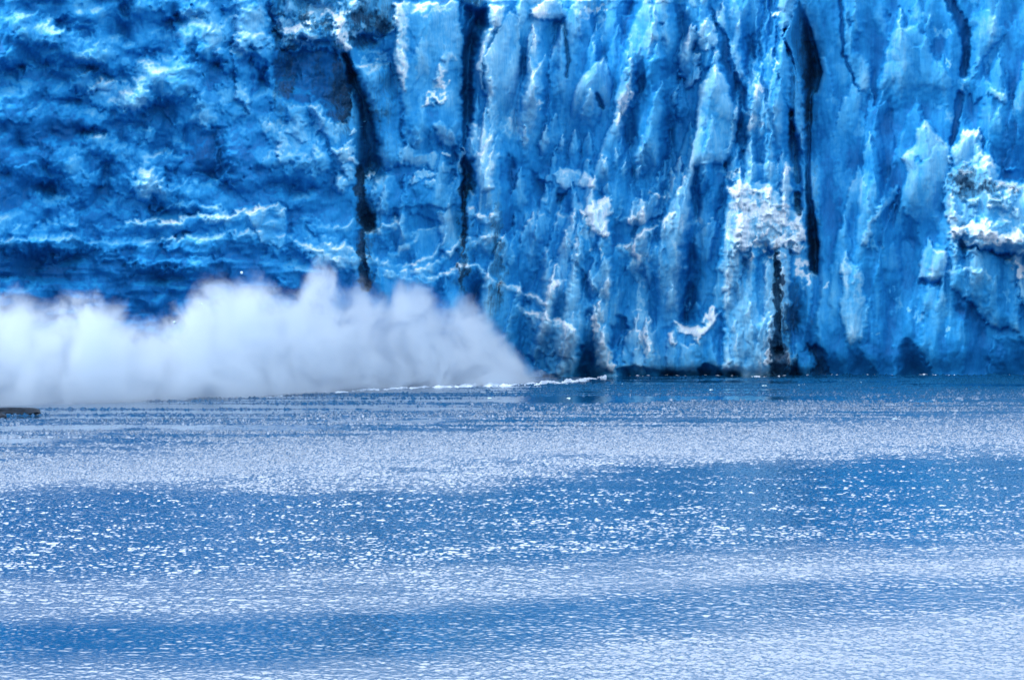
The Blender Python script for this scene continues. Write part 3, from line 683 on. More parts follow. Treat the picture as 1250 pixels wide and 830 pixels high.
# pinnacle and dirty snow block
slab([(1129, 146), (1136, 152), (1148, 168), (1160, 180), (1162, 200), (1154, 232), (1150, 300), (1128, 300), (1108, 290), (1086, 300), (1100, 238), (1108, 210), (1100, 192), (1116, 176), (1118, 158)], 4.6, 6, (-.03, .01), crust_shade=.24, rim=.1, warp=.5, fade=90, flat=0.5, name='ice_pinnacle', label='pale pointed pinnacle on the right wall')
blob(1146, 172, 10, 8, .3, ang=45, arr=DI); blob(1104, 192, 6, 6, .35, arr=DI); hole(1122, 195, 5, 5, 1.6, crust_shade=-.3)
slab([(1160, 184), (1172, 168), (1174, 158), (1188, 160), (1196, 154), (1198, 176), (1200, 192), (1176, 204), (1160, 204)], 3.2, 5, crust_shade=.26, rim=.1, name='ice_block', label='pale block beside the pinnacle')
blob(1184, 160, 12, 4, .3)
slab([(1160, 204), (1180, 198), (1196, 186), (1208, 190), (1218, 204), (1222, 218), (1250, 224), (1290, 222), (1330, 240), (1344, 280), (1320, 316), (1286, 330), (1250, 312), (1206, 306), (1180, 300), (1160, 280), (1150, 244), (1154, 222)], 5.4, 8, (0, .02), flat=.5, crust_shade=.26, fade=20, name='snow_block', label='bulging dirty snow block at the right edge')
for a in [(1178, 212, 20, 14, .62), (1172, 228, 14, 16, .6), (1196, 228, 22, 10, .5), (1220, 230, 24, 9, .42), (1182, 246, 10, 8, .5), (1240, 236, 20, 10, .36), (1210, 244, 18, 8, .3), (1168, 242, 10, 8, .4)]:
    blob(a[0], a[1], a[2], a[3], a[4], arr=DI)
for k in range(90):
    x = rs2.uniform(1158, 1290); y = rs2.uniform(204, 312)
    lump(x, y, rs2.uniform(4, 13), rs2.uniform(3, 7), rs2.uniform(.4, 1.5), rs2.uniform(-.1, .12))
for a in [(1190, 278, 18, 6, .3), (1222, 293, 18, 5, .5), (1205, 285, 12, 5, .35), (1170, 284, 10, 8, .25), (1240, 285, 12, 6, .3), (1180, 298, 10, 4, .3), (1205, 200, 12, 8, .2), (1245, 330, 8, 8, .4), (1240, 318, 10, 10, .3), (1226, 260, 10, 5, .2)]:
    blob(*a)
ledge([(1164, 284), (1186, 276), (1205, 284), (1222, 292), (1248, 290), (1300, 280)], 1.8, 12, .4, 6, 'snow_ledge', 'bright snow ledge low on the dirty block')
slab([(1236, 312), (1262, 300), (1300, 300), (1300, 380), (1256, 390), (1246, 366), (1240, 340)], 2.4, 7, crust_shade=.25, name='ice_block')
slab([(1138, 262), (1152, 258), (1172, 268), (1170, 320), (1160, 345), (1152, 330), (1148, 300)], 1.0, 6, crust_shade=.1)
slab([(1164, 300), (1206, 306), (1236, 318), (1246, 370), (1244, 404), (1210, 400), (1186, 372), (1160, 350)], 3.0, 9, crust_shade=.08, name='ice_buttress', label='rounded blue buttress under the snow block')
ledge([(1160, 334), (1180, 328), (1200, 334), (1214, 345)], 1.2, 12, .22, 5)
slab([(1122, 312), (1134, 290), (1140, 306), (1156, 306), (1158, 320), (1150, 342), (1122, 340)], 2.6, 5, crust_shade=.2, name='ice_block', label='small pale square block with a shaded underside')
slab([(1122, 342), (1152, 344), (1150, 352), (1122, 350)], -1.4, 3, crust_shade=-.15)  # shade under the block, painted in as deeper blue
slab([(1086, 232), (1096, 226), (1098, 236), (1082, 254), (1068, 272), (1060, 300), (1050, 300), (1064, 262)], 1.4, 4, crust_shade=.26, name='ice_blade')
slab([(1100, 250), (1118, 268), (1124, 300), (1116, 310), (1104, 290)], -1.0, 6, crust_shade=-.1)
slab([(1034, 306), (1040, 320), (1052, 330), (1060, 380), (1056, 416), (1034, 424), (1026, 392), (1025, 330)], 1.8, 6, (-.03, 0), crust_shade=.18, fade=12, name='ice_blade', label='pale upright sliver above the arches')
for a in [(1032, 335, 6, 30, .16), (1050, 345, 4, 26, .14), (1042, 400, 14, 16, .12), (1068, 300, 4, 14, .18), (1094, 372, 6, 8, .2), (1090, 352, 3, 3, .3), (1110, 375, 4, 2, .35), (1008, 350, 4, 3, .4), (1070, 408, 4, 4, .3), (1122, 388, 5, 6, .25), (1155, 403, 4, 4, .35), (1148, 380, 8, 26, .1), (1130, 370, 14, 26, .06), (1228, 362, 4, 8, .2),
          (1180, 380, 14, 20, -.14), (1175, 375, 10, 14, -.1), (1210, 380, 16, 14, .06), (1125, 330, 12, 12, .1)]:
    blob(*a)
hole(1176, 382, 14, 10, 2.5)
# undercut arches at the water, their shade partly painted as deeper blue
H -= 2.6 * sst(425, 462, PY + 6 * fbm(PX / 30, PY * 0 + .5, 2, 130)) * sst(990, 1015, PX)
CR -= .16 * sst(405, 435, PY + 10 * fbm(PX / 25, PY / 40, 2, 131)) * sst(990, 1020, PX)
for poly, dep in (([(1030, 420), (1048, 424), (1060, 438), (1072, 462), (1074, 490), (1040, 490), (1034, 450)], -6),
                  ([(1098, 412), (1112, 414), (1124, 428), (1142, 460), (1146, 490), (1086, 490), (1092, 440)], -8),
                  ([(1212, 410), (1240, 412), (1300, 408), (1330, 440), (1340, 490), (1208, 490), (1206, 440)], -9),
                  ([(1006, 436), (1018, 430), (1028, 446), (1036, 466), (1036, 490), (1006, 490)], -4)):
    slab(poly, dep * .42, 16, (-.03, 0), crust_shade=-.14, warp=.9, step=.1, name='ice_arch', label=None)

# paler on ridges, deeper blue in recesses, tinted to bring out the relief
def blur(a, r):
    for ax in (0, 1):
        p = np.pad(a, [(r + 1, r) if k == ax else (0, 0) for k in (0, 1)], mode='edge')
        c = np.cumsum(p, ax)
        n = a.shape[ax]
        a = (np.take(c, np.arange(2 * r + 1, 2 * r + 1 + n), ax) - np.take(c, np.arange(0, n), ax)) / (2 * r + 1)
    return a
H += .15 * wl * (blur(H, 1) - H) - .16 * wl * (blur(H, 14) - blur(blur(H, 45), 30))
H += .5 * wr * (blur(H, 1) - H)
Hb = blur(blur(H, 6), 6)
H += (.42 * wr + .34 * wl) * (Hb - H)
# crisp fracture facets over the soft forms
wx2 = PX + 14 * fbm(PX / 45, PY / 60, 3, 520); wy2 = PY + 16 * fbm(PX / 40, PY / 50, 3, 523)
fa, _ = voro((wx2 + .22 * wy2) / 21, (wy2 - .12 * wx2) / 74, 501, 2.8, 1.25)
fb, _ = voro((wx2 - .15 * wy2) / 10, (wy2 + .3 * wx2) / 30, 507, 2.8, 1.25)
fc, _ = voro((wx2 - .5 * wy2) / 34, (wy2 + .45 * wx2) / 30, 511, 2.8, 1.25)
fd, _ = voro((wx2 + .6 * wy2) / 13, (wy2 - .5 * wx2) / 13, 517, 2.8, 1.25)
H += wr * (.9 - .4 * wfar) * (.85 * fa + .30 * fb) + wl * (.85 * fc + .30 * fd)
Hc = np.clip(H, -6, 12)
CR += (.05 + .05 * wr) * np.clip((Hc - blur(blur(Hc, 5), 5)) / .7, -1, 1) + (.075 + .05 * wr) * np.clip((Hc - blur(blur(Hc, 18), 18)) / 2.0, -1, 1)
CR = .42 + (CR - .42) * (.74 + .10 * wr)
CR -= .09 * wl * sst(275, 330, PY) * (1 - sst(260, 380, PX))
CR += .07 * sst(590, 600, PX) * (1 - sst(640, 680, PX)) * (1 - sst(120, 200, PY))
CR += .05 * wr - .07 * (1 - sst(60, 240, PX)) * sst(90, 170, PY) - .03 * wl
CR += .09 * sst(240, 400, PY) * sst(560, 640, PX) * (1 - sst(900, 1000, PX))  # lower face tinted paler to make up for weak light from below
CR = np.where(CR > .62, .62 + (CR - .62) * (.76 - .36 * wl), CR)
# waterline notch and crest
H -= 1.0 * sst(446, 458, PY) * (PX > 700) * (PX < 990)
CR = np.clip(CR, 0.02, .98); DI = np.clip(DI, 0, 1)

# plan of the front: nearer on the left, leaning back a little
plan = np.interp(PX, [-230, 0, 250, 500, 680, 900, 1250, 1480], [528, 538, 552, 578, 597, 600, 600, 596])
D = plan + (458 - PY) * .132 * .13 - H
crest = np.interp(PX, [-230, 300, 330, 480, 560, 600, 640, 700, 800, 860, 930, 1480], [-26, -26, -14, -18, -6, 2, -1, 1, -2, -12, -26, -26]) + 2 * fbm(PX / 12, PX * 0, 3, 150)
D += np.maximum(0, crest - PY) * .9
# 3x1 soften the steepest pixel noise
D = .5 * D + .125 * (np.roll(D, 1, 0) + np.roll(D, -1, 0) + np.roll(D, 1, 1) + np.roll(D, -1, 1))
VX, VY, VZ = world(PX, PY, D)
# snow and frost lie on what faces up
def grad(a, ax): return np.gradient(a, axis=ax)
T1 = np.stack([grad(VX, 1), grad(VY, 1), grad(VZ, 1)], -1); T2 = np.stack([grad(VX, 0), grad(VY, 0), grad(VZ, 0)], -1)
NR = np.cross(T1, T2); NR /= (np.linalg.norm(NR, axis=-1, keepdims=True) + 1e-9)
if NR[..., 1].mean() > 0: NR = -NR
up = NR[..., 2]
for _ in range(2): up = .4 * up + .15 * (np.roll(up, 1, 0) + np.roll(up, -1, 0) + np.roll(up, 1, 1) + np.roll(up, -1, 1))
CR = np.clip(CR + .24 * sst(.45, .9, up), 0.02, .99)

V = np.stack([VX, VY, VZ], -1).reshape(-1, 3)
nj, ni = SH
idx = np.arange(nj * ni).reshape(nj, ni)
F = np.stack([idx[1:, :-1], idx[1:, 1:], idx[:-1, 1:], idx[:-1, :-1]], -1).reshape(-1, 4)
FR = REG[:-1, :-1].reshape(-1)
crf, dif = CR.reshape(-1), DI.reshape(-1)

glacier = empty('glacier', (0, 600, 0))
tag(glacier, 'towering blue glacier front with dark dirt streaked clefts rising from the water', 'glacier')
bpy.context.view_layer.update()
loc = np.array(glacier.location)
for r in np.unique(FR):
    fs = F[FR == r]
    if len(fs) < 12: 
        continue
    used, inv = np.unique(fs, return_inverse=True)
    name, label = PARTS.get(int(r), ('ice_face', None))
    o = mesh_obj(name, V[used] - loc, inv.reshape(-1, 4), ICE, glacier, {'crust_shade': crf[used], 'dirt': dif[used]})
    if label: o['label'] = label
# the ice field behind the crest, and the flanks
top = V.reshape(nj, ni, 3)[0]
cols = top[::10]
rows = []
for k, (dy, dz) in enumerate(((0, 0), (25, -2), (45, 6), (45, 12), (140, 26), (420, 60))):
    r = cols.copy(); r[:, 1] += dy; r[:, 2] += dz + (0 if k == 0 else 2.5 * fbm(cols[:, 0] / 25, cols[:, 0] * 0 + k * 3.3, 3, 170))
    r[:, 0] *= 5.5 if k else 1.0
    rows.append(r)
tv = np.concatenate(rows); nc = len(cols)
tf = [[k * nc + i, k * nc + i + 1, (k + 1) * nc + i + 1, (k + 1) * nc + i] for k in range(len(rows) - 1) for i in range(nc - 1)]
mesh_obj('ice_field', tv - loc, np.array(tf), ICE, glacier, {'crust_shade': np.full(len(tv), .72), 'dirt': np.full(len(tv), .30)})
for side in (0, -1):
    ed = V.reshape(nj, ni, 3)[::4, side]
    sg = -1 if side == 0 else 1
    ts = np.concatenate([np.linspace(0, 60, 121), np.linspace(61, 420, 200)])
    TT, ZZ = np.meshgrid(ts, ed[:, 2], indexing='ij')
    env = sst(0, 18, TT)
    vv, _ = voro(TT / 4.0 + 7 * side, ZZ / 8.0, 400 + side, 1.8)
    rel = 2.2 * vv + 2.5 * fbm(TT / 12, ZZ / 30, 3, 410 + side) + 1.2 * ridged(TT / 8, ZZ / 7, 3, 420 + side) + .8 * fbm(TT / 1.6, ZZ / 4, 3, 430 + side) + 9 * fbm(TT / 70, ZZ * 0, 2, 440 + side)
    fv_ = np.stack([ed[None, :, 0] + sg * TT, ed[None, :, 1] + .0006 * TT ** 2 - env * rel, ZZ], -1)
    fc_ = np.clip(.42 + env * (.10 * vv + .14 * fbm(TT / 9, ZZ / 12, 3, 450 + side)), 0, 1)
    k_ = np.arange(TT.size).reshape(TT.shape)
    q_ = np.stack([k_[:-1, :-1], k_[:-1, 1:], k_[1:, 1:], k_[1:, :-1]], -1).reshape(-1, 4)
    mesh_obj('ice_flank', fv_.reshape(-1, 3) - loc, q_, ICE, glacier, {'crust_shade': fc_.reshape(-1), 'dirt': np.zeros(TT.size)})

# ------------------------------------------------------------------ water
WATER_COL = (.003, .05, .13)
WAVE = 2.0
# rows of the survey -> strength of the wind chop there
WB_CHOP = [(455, .06), (480, .10), (520, .22), (533, 1.2), (544, 2.0), (566, 1.9), (588, 1.35), (604, .72), (640, .66), (680, .66), (698, .60), (735, .56), (750, .33), (785, .30), (806, .48), (900, .46)]
WB_BIG = [(455, 0), (575, 0), (606, .85), (682, .9), (700, .15), (735, .1), (752, .7), (785, .7), (810, .1), (900, .05)]
WB_FINE = [(455, .05), (522, .1), (540, .9), (575, .9), (602, .3), (612, .22), (678, .22), (700, .5), (735, .5), (752, .15), (785, .15), (808, .5), (900, .5)]
def water_material():
    m, nt, out = new_mat('fjord_water')
    L = nt.links.new
    P = N(nt, 'ShaderNodeNewGeometry').outputs['Position']
    fine = N(nt, 'ShaderNodeAttribute', attribute_name='ripple').outputs['Fac']
    b = N(nt, 'ShaderNodeBsdfPrincipled')
    b.inputs['Base Color'].default_value = (*WATER_COL, 1)
    b.inputs['IOR'].default_value = 1.333
    w2 = noise(nt, mapped(nt, P, (3.2, 1.7, 0), (0, 0, -.1)), 1.0, 3, .6)
    bp = N(nt, 'ShaderNodeBump'); bp.inputs['Strength'].default_value = 1.0; bp.inputs['Distance'].default_value = .10
    L(math_(nt, 'MULTIPLY', w2, fine), bp.inputs['Height'])
    L(bp.outputs[0], b.inputs['Normal'])
    L(math_(nt, 'ADD', math_(nt, 'MULTIPLY', fine, .20), .035), b.inputs['Roughness'])
    L(b.outputs[0], out.inputs['Surface'])
    return m
WM = water_material()
# fine sheet of modelled waves where the view falls, coarse sheet all round it, one mesh
FY0, FY1 = 186.0, 616.0
NU, NV = 1150, 1300
yv = FY0 + (FY1 - FY0) * (np.linspace(0, 1, NV) * .62 + np.linspace(0, 1, NV) ** 2 * .38)
uu = np.linspace(-1, 1, NU)
UU, WY_ = np.meshgrid(uu, yv)
WX_ = UU * (14 + .16 * WY_)
row = EYE * FPX / WY_ + HOR + 9                      # which wind band the place belongs to
row = row + 190 * WX_ / WY_ + 14 * fbm(WX_ / 60, WY_ / 60, 3, 300) + 6 * fbm(WX_ / 9, WY_ / 14, 3, 301)
chop = np.interp(row, *zip(*WB_CHOP)); fine = np.interp(row, *zip(*WB_FINE)); coarse = np.interp(row, *zip(*WB_BIG))
east = sst(-.06, .12, WX_ / WY_)                     # the lower dark band dies out to the right
coarse = coarse * (1 - .75 * east * sst(705, 730, row)); chop = chop + east * sst(705, 730, row) * .22; fine = fine + east * sst(705, 730, row) * .25
calm = 1 - sst(524, 542, row)
strk = sst(.14, .40, fbm(WX_ / 90 + .02 * WY_, WY_ / 5.0, 3, 305, .5) + .12) * sst(468, 480, row)
chop = chop + calm * strk * 2.9; fine = fine + calm * strk * .9
gust = .92 + .32 * fbm(WX_ / 16, WY_ / 9, 4, 306, .6)
xr = WX_ + .18 * WY_
wc = fbm(xr / .27, WY_ / .66, 2, 310, .5) * .040 + ridged(xr / 1.1, WY_ / 1.6, 2, 315, .5) * .030 + fbm(xr / .36, WY_ / .7, 1, 318) * .03
wf_ = fbm(xr / .30, WY_ / .62, 2, 330, .5) * .050 + fbm(xr / 1.1, WY_ / 1.5, 2, 335) * .035
wav = wc * coarse + wf_ * (1 - coarse)
swell = fbm(WX_ / 14, WY_ / 9, 2, 320) * .05
edge = sst(0, .04, 1 - np.abs(UU)) * sst(0, 5, np.minimum(WY_ - FY0, FY1 - WY_))
WZ_ = (wav * chop * gust * WAVE + swell * (.3 + .7 * chop)) * edge
wv = np.stack([WX_, WY_, WZ_], -1).reshape(-1, 3)
wi = np.arange(len(wv)).reshape(WX_.shape)
wf = np.stack([wi[:-1, :-1], wi[:-1, 1:], wi[1:, 1:], wi[1:, :-1]], -1).reshape(-1, 4)
nb = len(wv)
BX, BY = 4000.0, 5000.0
n0, n1_ = 14 + .16 * FY0, 14 + .16 * FY1
ov = np.array([(-BX, -800, 0), (-n0, -800, 0), (n0, -800, 0), (BX, -800, 0), (-BX, FY0, 0), (-n0, FY0, 0), (n0, FY0, 0), (BX, FY0, 0),
               (-BX, FY1, 0), (-n1_, FY1, 0), (n1_, FY1, 0), (BX, FY1, 0), (-BX, BY, 0), (-n1_, BY, 0), (n1_, BY, 0), (BX, BY, 0)], float)
of = np.array([[r * 4 + c, r * 4 + c + 1, (r + 1) * 4 + c + 1, (r + 1) * 4 + c] for r in range(3) for c in range(3) if not (r == 1 and c == 1)]) + nb
fine_all = np.concatenate([np.clip(fine, 0, 1.2).reshape(-1), np.full(16, .6)])
wo = mesh_obj('water', np.concatenate([wv, ov]), np.concatenate([wf, of]), WM, None, {'ripple': fine_all})
tag(wo, 'wind rippled blue fjord water with pale glittering bands', 'water', kind='structure')

# ------------------------------------------------------------------ spray
TOP = [(-330, 497), (-300, 470), (-250, 420), (-190, 392), (-150, 376), (-60, 366), (0, 369), (20, 362), (40, 372), (60, 379), (80, 371), (110, 367), (130, 378), (150, 385), (180, 393), (210, 389), (230, 374), (240, 352), (262, 345), (288, 345),
       (310, 342), (330, 351), (352, 362), (368, 352), (380, 333), (394, 325), (408, 334), (414, 352), (424, 358), (436, 350), (450, 352), (466, 360), (476, 361), (486, 346),
       (500, 345), (520, 349), (534, 366), (548, 373), (560, 364), (575, 369), (590, 386), (610, 410), (630, 434), (650, 451), (670, 459), (700, 462), (738, 464)]
FRONT = [(-330, 507), (-150, 503), (0, 497), (100, 494), (200, 491), (300, 487), (400, 480), (480, 474), (560, 472), (640, 470), (700, 466), (740, 461)]

def spray_mat():
    m, nt, out = new_mat('spray_mist')
    L = nt.links.new
    P = N(nt, 'ShaderNodeNewGeometry').outputs['Position']
    sep = N(nt, 'ShaderNodeSeparateXYZ'); L(P, sep.inputs[0])
    xs_, zs_ = [], []
    for px, py in TOP:
        yc = water_dist(np.interp(px, *zip(*FRONT))) + .5 * np.interp(px, [-330, -150, 300, 560, 660, 738], THICK)
        x_, _, z_ = world(px, py, yc); xs_.append(float(x_)); zs_.append(max(0, float(z_)))
    xa, xb, ZM = min(xs_), max(xs_), 22.0
    fc = nt.nodes.new('ShaderNodeFloatCurve'); cv = fc.mapping.curves[0]
    pts = [((x - xa) / (xb - xa), z / ZM) for x, z in zip(xs_, zs_)]
    while len(cv.points) < len(pts): cv.points.new(.5, .5)
    for p, (a, b) in zip(cv.points, pts): p.location = (a, b); p.handle_type = 'AUTO_CLAMPED'
    fc.mapping.update()
    L(maprange(nt, sep.outputs[0], xa, xb, 0, 1), fc.inputs['Value'])
    ztop = math_(nt, 'MULTIPLY', fc.outputs[0], ZM)
    n1 = noise(nt, mapped(nt, P, (.15, .13, .14)), 1.0, 6, .66, 1.0)          # billows
    n3 = noise(nt, mapped(nt, P, (.55, .45, .55), (0, 0, .4)), 1.0, 4, .6)          # ragged fringe
    n2 = noise(nt, mapped(nt, P, (.07, .07, .05)), 1.0, 2, .5)               # big heads
    below = math_(nt, 'SUBTRACT', ztop, sep.outputs[2])
    rel = math_(nt, 'ADD', below, math_(nt, 'MULTIPLY', math_(nt, 'SUBTRACT', n1, .5), 11.0))
    rel = math_(nt, 'ADD', rel, math_(nt, 'MULTIPLY', math_(nt, 'SUBTRACT', n3, .5), 4.5))
    rel = math_(nt, 'ADD', rel, math_(nt, 'MULTIPLY', math_(nt, 'SUBTRACT', n2, .5), 4.0))
    shape = maprange(nt, rel, -1.0, 5.0, 0, 1, True)
    core = maprange(nt, n1, .40, .58, .06, 1.0, True)
    low = maprange(nt, sep.outputs[2], 0, 5, 1.5, 1.0)
    d = math_(nt, 'MULTIPLY', math_(nt, 'MULTIPLY', shape, core), math_(nt, 'MULTIPLY', low, SPRAY_D))
    v = N(nt, 'ShaderNodeVolumePrincipled')
    v.inputs['Color'].default_value = (.775, .85, .915, 1)
    v.inputs['Anisotropy'].default_value = .2
    L(d, v.inputs['Density'])
    L(v.outputs[0], out.inputs['Volume'])
    tr = N(nt, 'ShaderNodeBsdfTransparent')
    df = N(nt, 'ShaderNodeBsdfDiffuse'); df.inputs['Color'].default_value = (.9, .93, .96, 1)
    mx = N(nt, 'ShaderNodeMixShader')
    L(math_(nt, 'MULTIPLY', shape, .02), mx.inputs[0]); L(tr.outputs[0], mx.inputs[1]); L(df.outputs[0], mx.inputs[2])
    L(mx.outputs[0], out.inputs['Surface'])
    return m
THICK = [8, 30, 30, 26, 12, 2.5]
SPRAY_D = .36
sx = np.arange(-328, 739, 3.0); NRG = 56
an = np.linspace(0, 2 * np.pi, NRG, endpoint=False)
SX, AN = np.meshgrid(sx, an, indexing='ij')
tops = np.interp(SX, *zip(*TOP)); fr = np.interp(SX, *zip(*FRONT))
yf = water_dist(fr)
thick = np.interp(SX, [-330, -150, 300, 560, 660, 738], THICK)
yc = yf + thick * .5
_, _, zt = world(SX, tops, yc)
s = np.sin(AN); c = np.cos(AN)
yy = yc - .5 * thick * np.sign(c) * np.abs(c) ** .6 * np.where(s > 0, 1 - .35 * s, 1)
zz = np.where(s > 0, zt * np.abs(s) ** .75, -.4 * np.abs(s))
bl = (.7 * fbm(SX / 30, AN * 1.6, 2, 210)) * np.clip(zt / 10, .05, 1) * sst(-.05, .4, s)
yy = yy - bl * c
zz = zz + (bl + 2.6 * np.clip(zt / 6, .1, 1)) * np.maximum(s, 0)
tfr = (SX - 625) / FPX
sv = np.stack([tfr * yc * 1.0003, yy, zz], -1).reshape(-1, 3)
ns = len(sx); si = np.arange(ns * NRG).reshape(ns, NRG); sr = np.roll(si, -1, 1)
sf = np.stack([si[:-1], si[1:], sr[1:], sr[:-1]], -1).reshape(-1, 4)
# end caps as fans of degenerate-free quads
caps = []
for e in (0, ns - 1):
    ring = si[e]
    for k in range(NRG // 2 - 1):
        a, b_, c_, d_ = ring[k], ring[k + 1], ring[NRG - 2 - k], ring[NRG - 1 - k]
        if len({a, b_, c_, d_}) == 4: caps.append([d_, c_, b_, a] if e else [a, b_, c_, d_])
sf = np.concatenate([sf, np.array(caps)])
so = mesh_obj('spray_cloud', sv, sf, spray_mat())
tag(so, 'white billowing spray cloud thrown up by calving ice at the left', 'spray', kind='stuff')

# ------------------------------------------------------------------ churned foam at the foot of the spray
FOAM = simple_mat('foam_white', (.50, .60, .72), .7, 4.0, .12, .2)
fx = np.arange(-320, 742, 1.5); fw = np.linspace(-1, 1, 15)
FXX, FWW = np.meshgrid(fx, fw, indexing='ij')
ffr = np.interp(FXX, *zip(*FRONT)) + 1.2 * fbm(FXX / 22, FXX * 0, 3, 230)
fy = water_dist(ffr)
wid = 3.0 + 1.5 * fbm(FXX / 30, FXX * 0 + 4, 3, 231)
fyy = fy + 1.2 + FWW * wid
prof = np.maximum(0, 1 - FWW ** 2) ** .5
fz = (.40 + .25 * sst(500, 600, FXX)) * prof * sst(120, 560, FXX) * np.clip(.16 + .75 * fbm(FXX / 16, FWW * 2, 4, 232, .65), -.2, 1.3) - .12
fvx = (FXX - 625) / FPX * fyy
fv = np.stack([fvx, fyy, fz], -1).reshape(-1, 3)
fi = np.arange(len(fv)).reshape(FXX.shape)
ff = np.stack([fi[:-1, :-1], fi[1:, :-1], fi[1:, 1:], fi[:-1, 1:]], -1).reshape(-1, 4)
fo = mesh_obj('foam', fv, ff, FOAM)
tag(fo, 'white churned foam line where the spray meets the water', 'foam', kind='stuff')

gxx = np.arange(738, 1300, 1.2); GX, GW = np.meshgrid(gxx, np.linspace(-1, 1, 9), indexing='ij')
ci = np.clip(((gxx - X0) / ST).astype(int), 0, SH[1] - 1); rj = int((457 - Y0R) / ST)
yfoot = np.minimum.reduce([D[rj - k, ci] for k in range(4)])
yfoot = np.minimum(yfoot, np.convolve(np.pad(yfoot, 6, mode='edge'), np.ones(13) / 13, 'valid'))
GY = yfoot[:, None] - .9 + GW * (.9 + .5 * fbm(GX / 20, GX * 0, 2, 240))
GZ = np.maximum(0, 1 - GW ** 2) ** .5 * np.clip(-.22 + .45 * fbm(GX / 14, GW * 1.5, 4, 241, .65), -.3, .42) - .06
gv = np.stack([(GX - 625) / FPX * GY, GY, GZ], -1).reshape(-1, 3)
gi = np.arange(len(gv)).reshape(GX.shape)
gf = np.stack([gi[:-1, :-1], gi[1:, :-1], gi[1:, 1:], gi[:-1, 1:]], -1).reshape(-1, 4)
tag(mesh_obj('foam', gv, gf, FOAM), 'thin broken foam line along the foot of the ice wall', 'foam', kind='stuff')

# ------------------------------------------------------------------ floating and falling pieces of ice
CHUNK = simple_mat('chunk_ice', (.55, .72, .88), .45, 3.0, .35, .1)
DARKICE = simple_mat('dirty_ice', (.010, .018, .032), .5, 1.5, .5, .2)

def chunk_mesh(name, seed, size, mat):
    import bmesh
    r = random.Random(seed)
    bm = bmesh.new()
    bmesh.ops.create_icosphere(bm, subdivisions=3, radius=1)
    from mathutils import Vector, noise as mn
    cuts = []
    for _ in range(9):
        v = Vector((r.gauss(0, 1), r.gauss(0, 1), r.gauss(0, 1))).normalized()
        cuts.append((v, r.uniform(.55, .9)))
    for v in bm.verts:
        for n, d in cuts:
            k = v.co.dot(n)
            if k > d: v.co -= n * (k - d)
        v.co += v.normal * .08 * mn.noise(v.co * 3 + Vector((seed, 0, 0)))
        v.co.x *= size[0]; v.co.y *= size[1]; v.co.z *= size[2]
    me = bpy.data.meshes.new(name); bm.to_mesh(me); bm.free()
    me.materials.append(mat)
    return me

def chunk(name, px, py, size, seed, mat, label, cat, group=None, dist=None, sink=.25):
    Y = dist or water_dist(py)
    x, y, z = world(px, py, Y)
    o = bpy.data.objects.new(name, chunk_mesh(name, seed, size, mat))
    o.location = (x, y, z if dist else size[2] * (1 - 2 * sink) * .5)
    o.rotation_euler = (0, 0, 0 if size[0] > 2 else seed * 1.3)
    C.objects.link(o)
    tag(o, label, cat, group)
    return o

chunk('ice_floe', 14, 506, (4.2, 2.2, .62), 3, DARKICE, 'long low dark grey ice floe at the left edge before the spray', 'ice floe', sink=-.15)
chunk('ice_floe', 0, 512, (.9, .9, .5), 4, DARKICE, 'small black ice floe in front of the long grey floe', 'ice floe', sink=-.15)
k = 0
for (px, py, w) in [(933, 471, .8), (980, 470, 1.2), (1092, 512, 1.1), (868, 476, .5), (694, 486, .6), (598, 486, .6), (1050, 467, .4), (760, 469, .4)]:
    k += 1
    chunk('ice_chunk', px, py, (w * .6, w * .5, max(.08, w * .11)), 20 + k, CHUNK, 'small white ice chunk floating off the glacier foot', 'ice chunk', 'ice chunks floating off the glacier foot')
for (px, py, Y, w) in [(295, 333, 535, .2), (213, 394, 500, .2), (246, 371, 510, .14)]:
    k += 1
    chunk('ice_chunk', px, py, (w, w, w), 40 + k, CHUNK, 'tiny white bit of ice falling above the spray', 'ice chunk', 'bits of ice falling above the spray', dist=Y)

# ------------------------------------------------------------------ light, sky, camera
SUN_AZ, SUN_EL = math.radians(252), math.radians(46)     # azimuth clockwise from +Y: behind left
d = (math.sin(SUN_AZ) * math.cos(SUN_EL), math.cos(SUN_AZ) * math.cos(SUN_EL), math.sin(SUN_EL))
from mathutils import Vector
sl = bpy.data.lights.new('sun', 'SUN'); sl.energy = 1.6; sl.angle = math.radians(10); sl.color = (1, .98, .95)
slo = bpy.data.objects.new('sun', sl); C.objects.link(slo)
slo.rotation_euler = (-Vector(d)).to_track_quat('-Z', 'Y').to_euler()
slo.location = (-200, -200, 300)

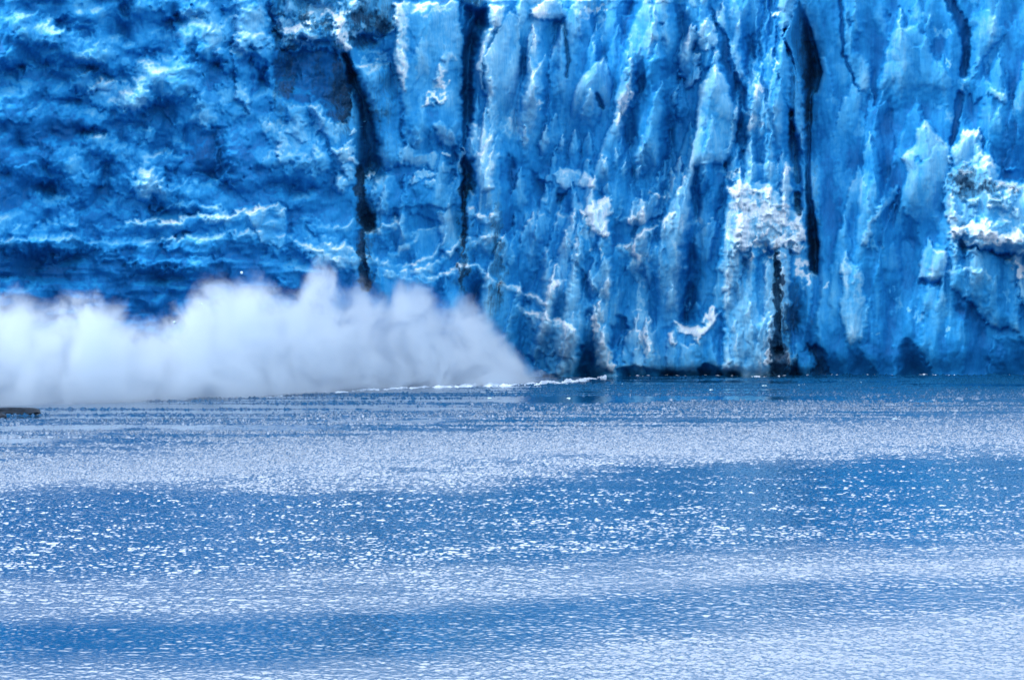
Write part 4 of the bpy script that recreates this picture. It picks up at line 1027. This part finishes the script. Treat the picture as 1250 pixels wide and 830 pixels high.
CLOUD = (17.5, 19.5, 22)
W = bpy.data.worlds.new('World'); SC.world = W; W.use_nodes = True
wn = W.node_tree; wn.nodes.clear()
sky = wn.nodes.new('ShaderNodeTexSky'); sky.sky_type = 'NISHITA'; sky.sun_disc = False
sky.sun_elevation = SUN_EL; sky.sun_rotation = SUN_AZ
sky.air_density = 1.0; sky.dust_density = 2.5; sky.ozone_density = 1.5
# a broken veil of bright thin cloud over the blue
tc = N(wn, 'ShaderNodeTexCoord')
sepw = N(wn, 'ShaderNodeSeparateXYZ'); wn.links.new(tc.outputs['Generated'], sepw.inputs[0])
cl = noise(wn, mapped(wn, tc.outputs['Generated'], (2.2, 2.2, 5.0)), 1.0, 5, .6)
belt = ramp(wn, sepw.outputs[2], [(0, (.20,) * 3), (.20, (.20,) * 3), (.36, (1, 1, 1)), (.70, (.9,) * 3), (.95, (.2,) * 3)])
ahead = maprange(wn, sepw.outputs[1], -.6, .8, 1.05, 1.5, True)           # unseen cloud bank made up ahead, to brighten the water's reflections      # lifted behind the camera too, as front fill
cf = math_(wn, 'MULTIPLY', maprange(wn, cl, .32, .60, .35, 1.0, True), belt)
cloud = wn.nodes.new('ShaderNodeVectorMath'); cloud.operation = 'SCALE'; cloud.inputs[0].default_value = CLOUD
wn.links.new(ahead, cloud.inputs['Scale'])
skc = mixc(wn, cf, sky.outputs[0], cloud.outputs[0])
bg = wn.nodes.new('ShaderNodeBackground'); bg.inputs[1].default_value = .12
wo_ = wn.nodes.new('ShaderNodeOutputWorld')
wn.links.new(skc, bg.inputs[0]); wn.links.new(bg.outputs[0], wo_.inputs[0])

cam = bpy.data.cameras.new('camera'); cam.sensor_width = 36; cam.lens = 36 * FPX / 1250
cam.clip_start = 1; cam.clip_end = 6000
co = bpy.data.objects.new('camera', cam); C.objects.link(co)
co.location = (0, 0, EYE); co.rotation_euler = (math.pi / 2 - PITCH, 0, 0)
SC.camera = co

SC.view_settings.view_transform = 'Standard'; SC.view_settings.look = 'None'
SC.view_settings.exposure = 0.56; SC.view_settings.gamma = 1
SC.cycles.max_bounces = 14; SC.cycles.diffuse_bounces = 3; SC.cycles.glossy_bounces = 3
SC.cycles.volume_bounces = 12; SC.cycles.transparent_max_bounces = 8
SC.cycles.volume_step_rate = .3; SC.cycles.volume_max_steps = 512
SC.cycles.use_denoising = True
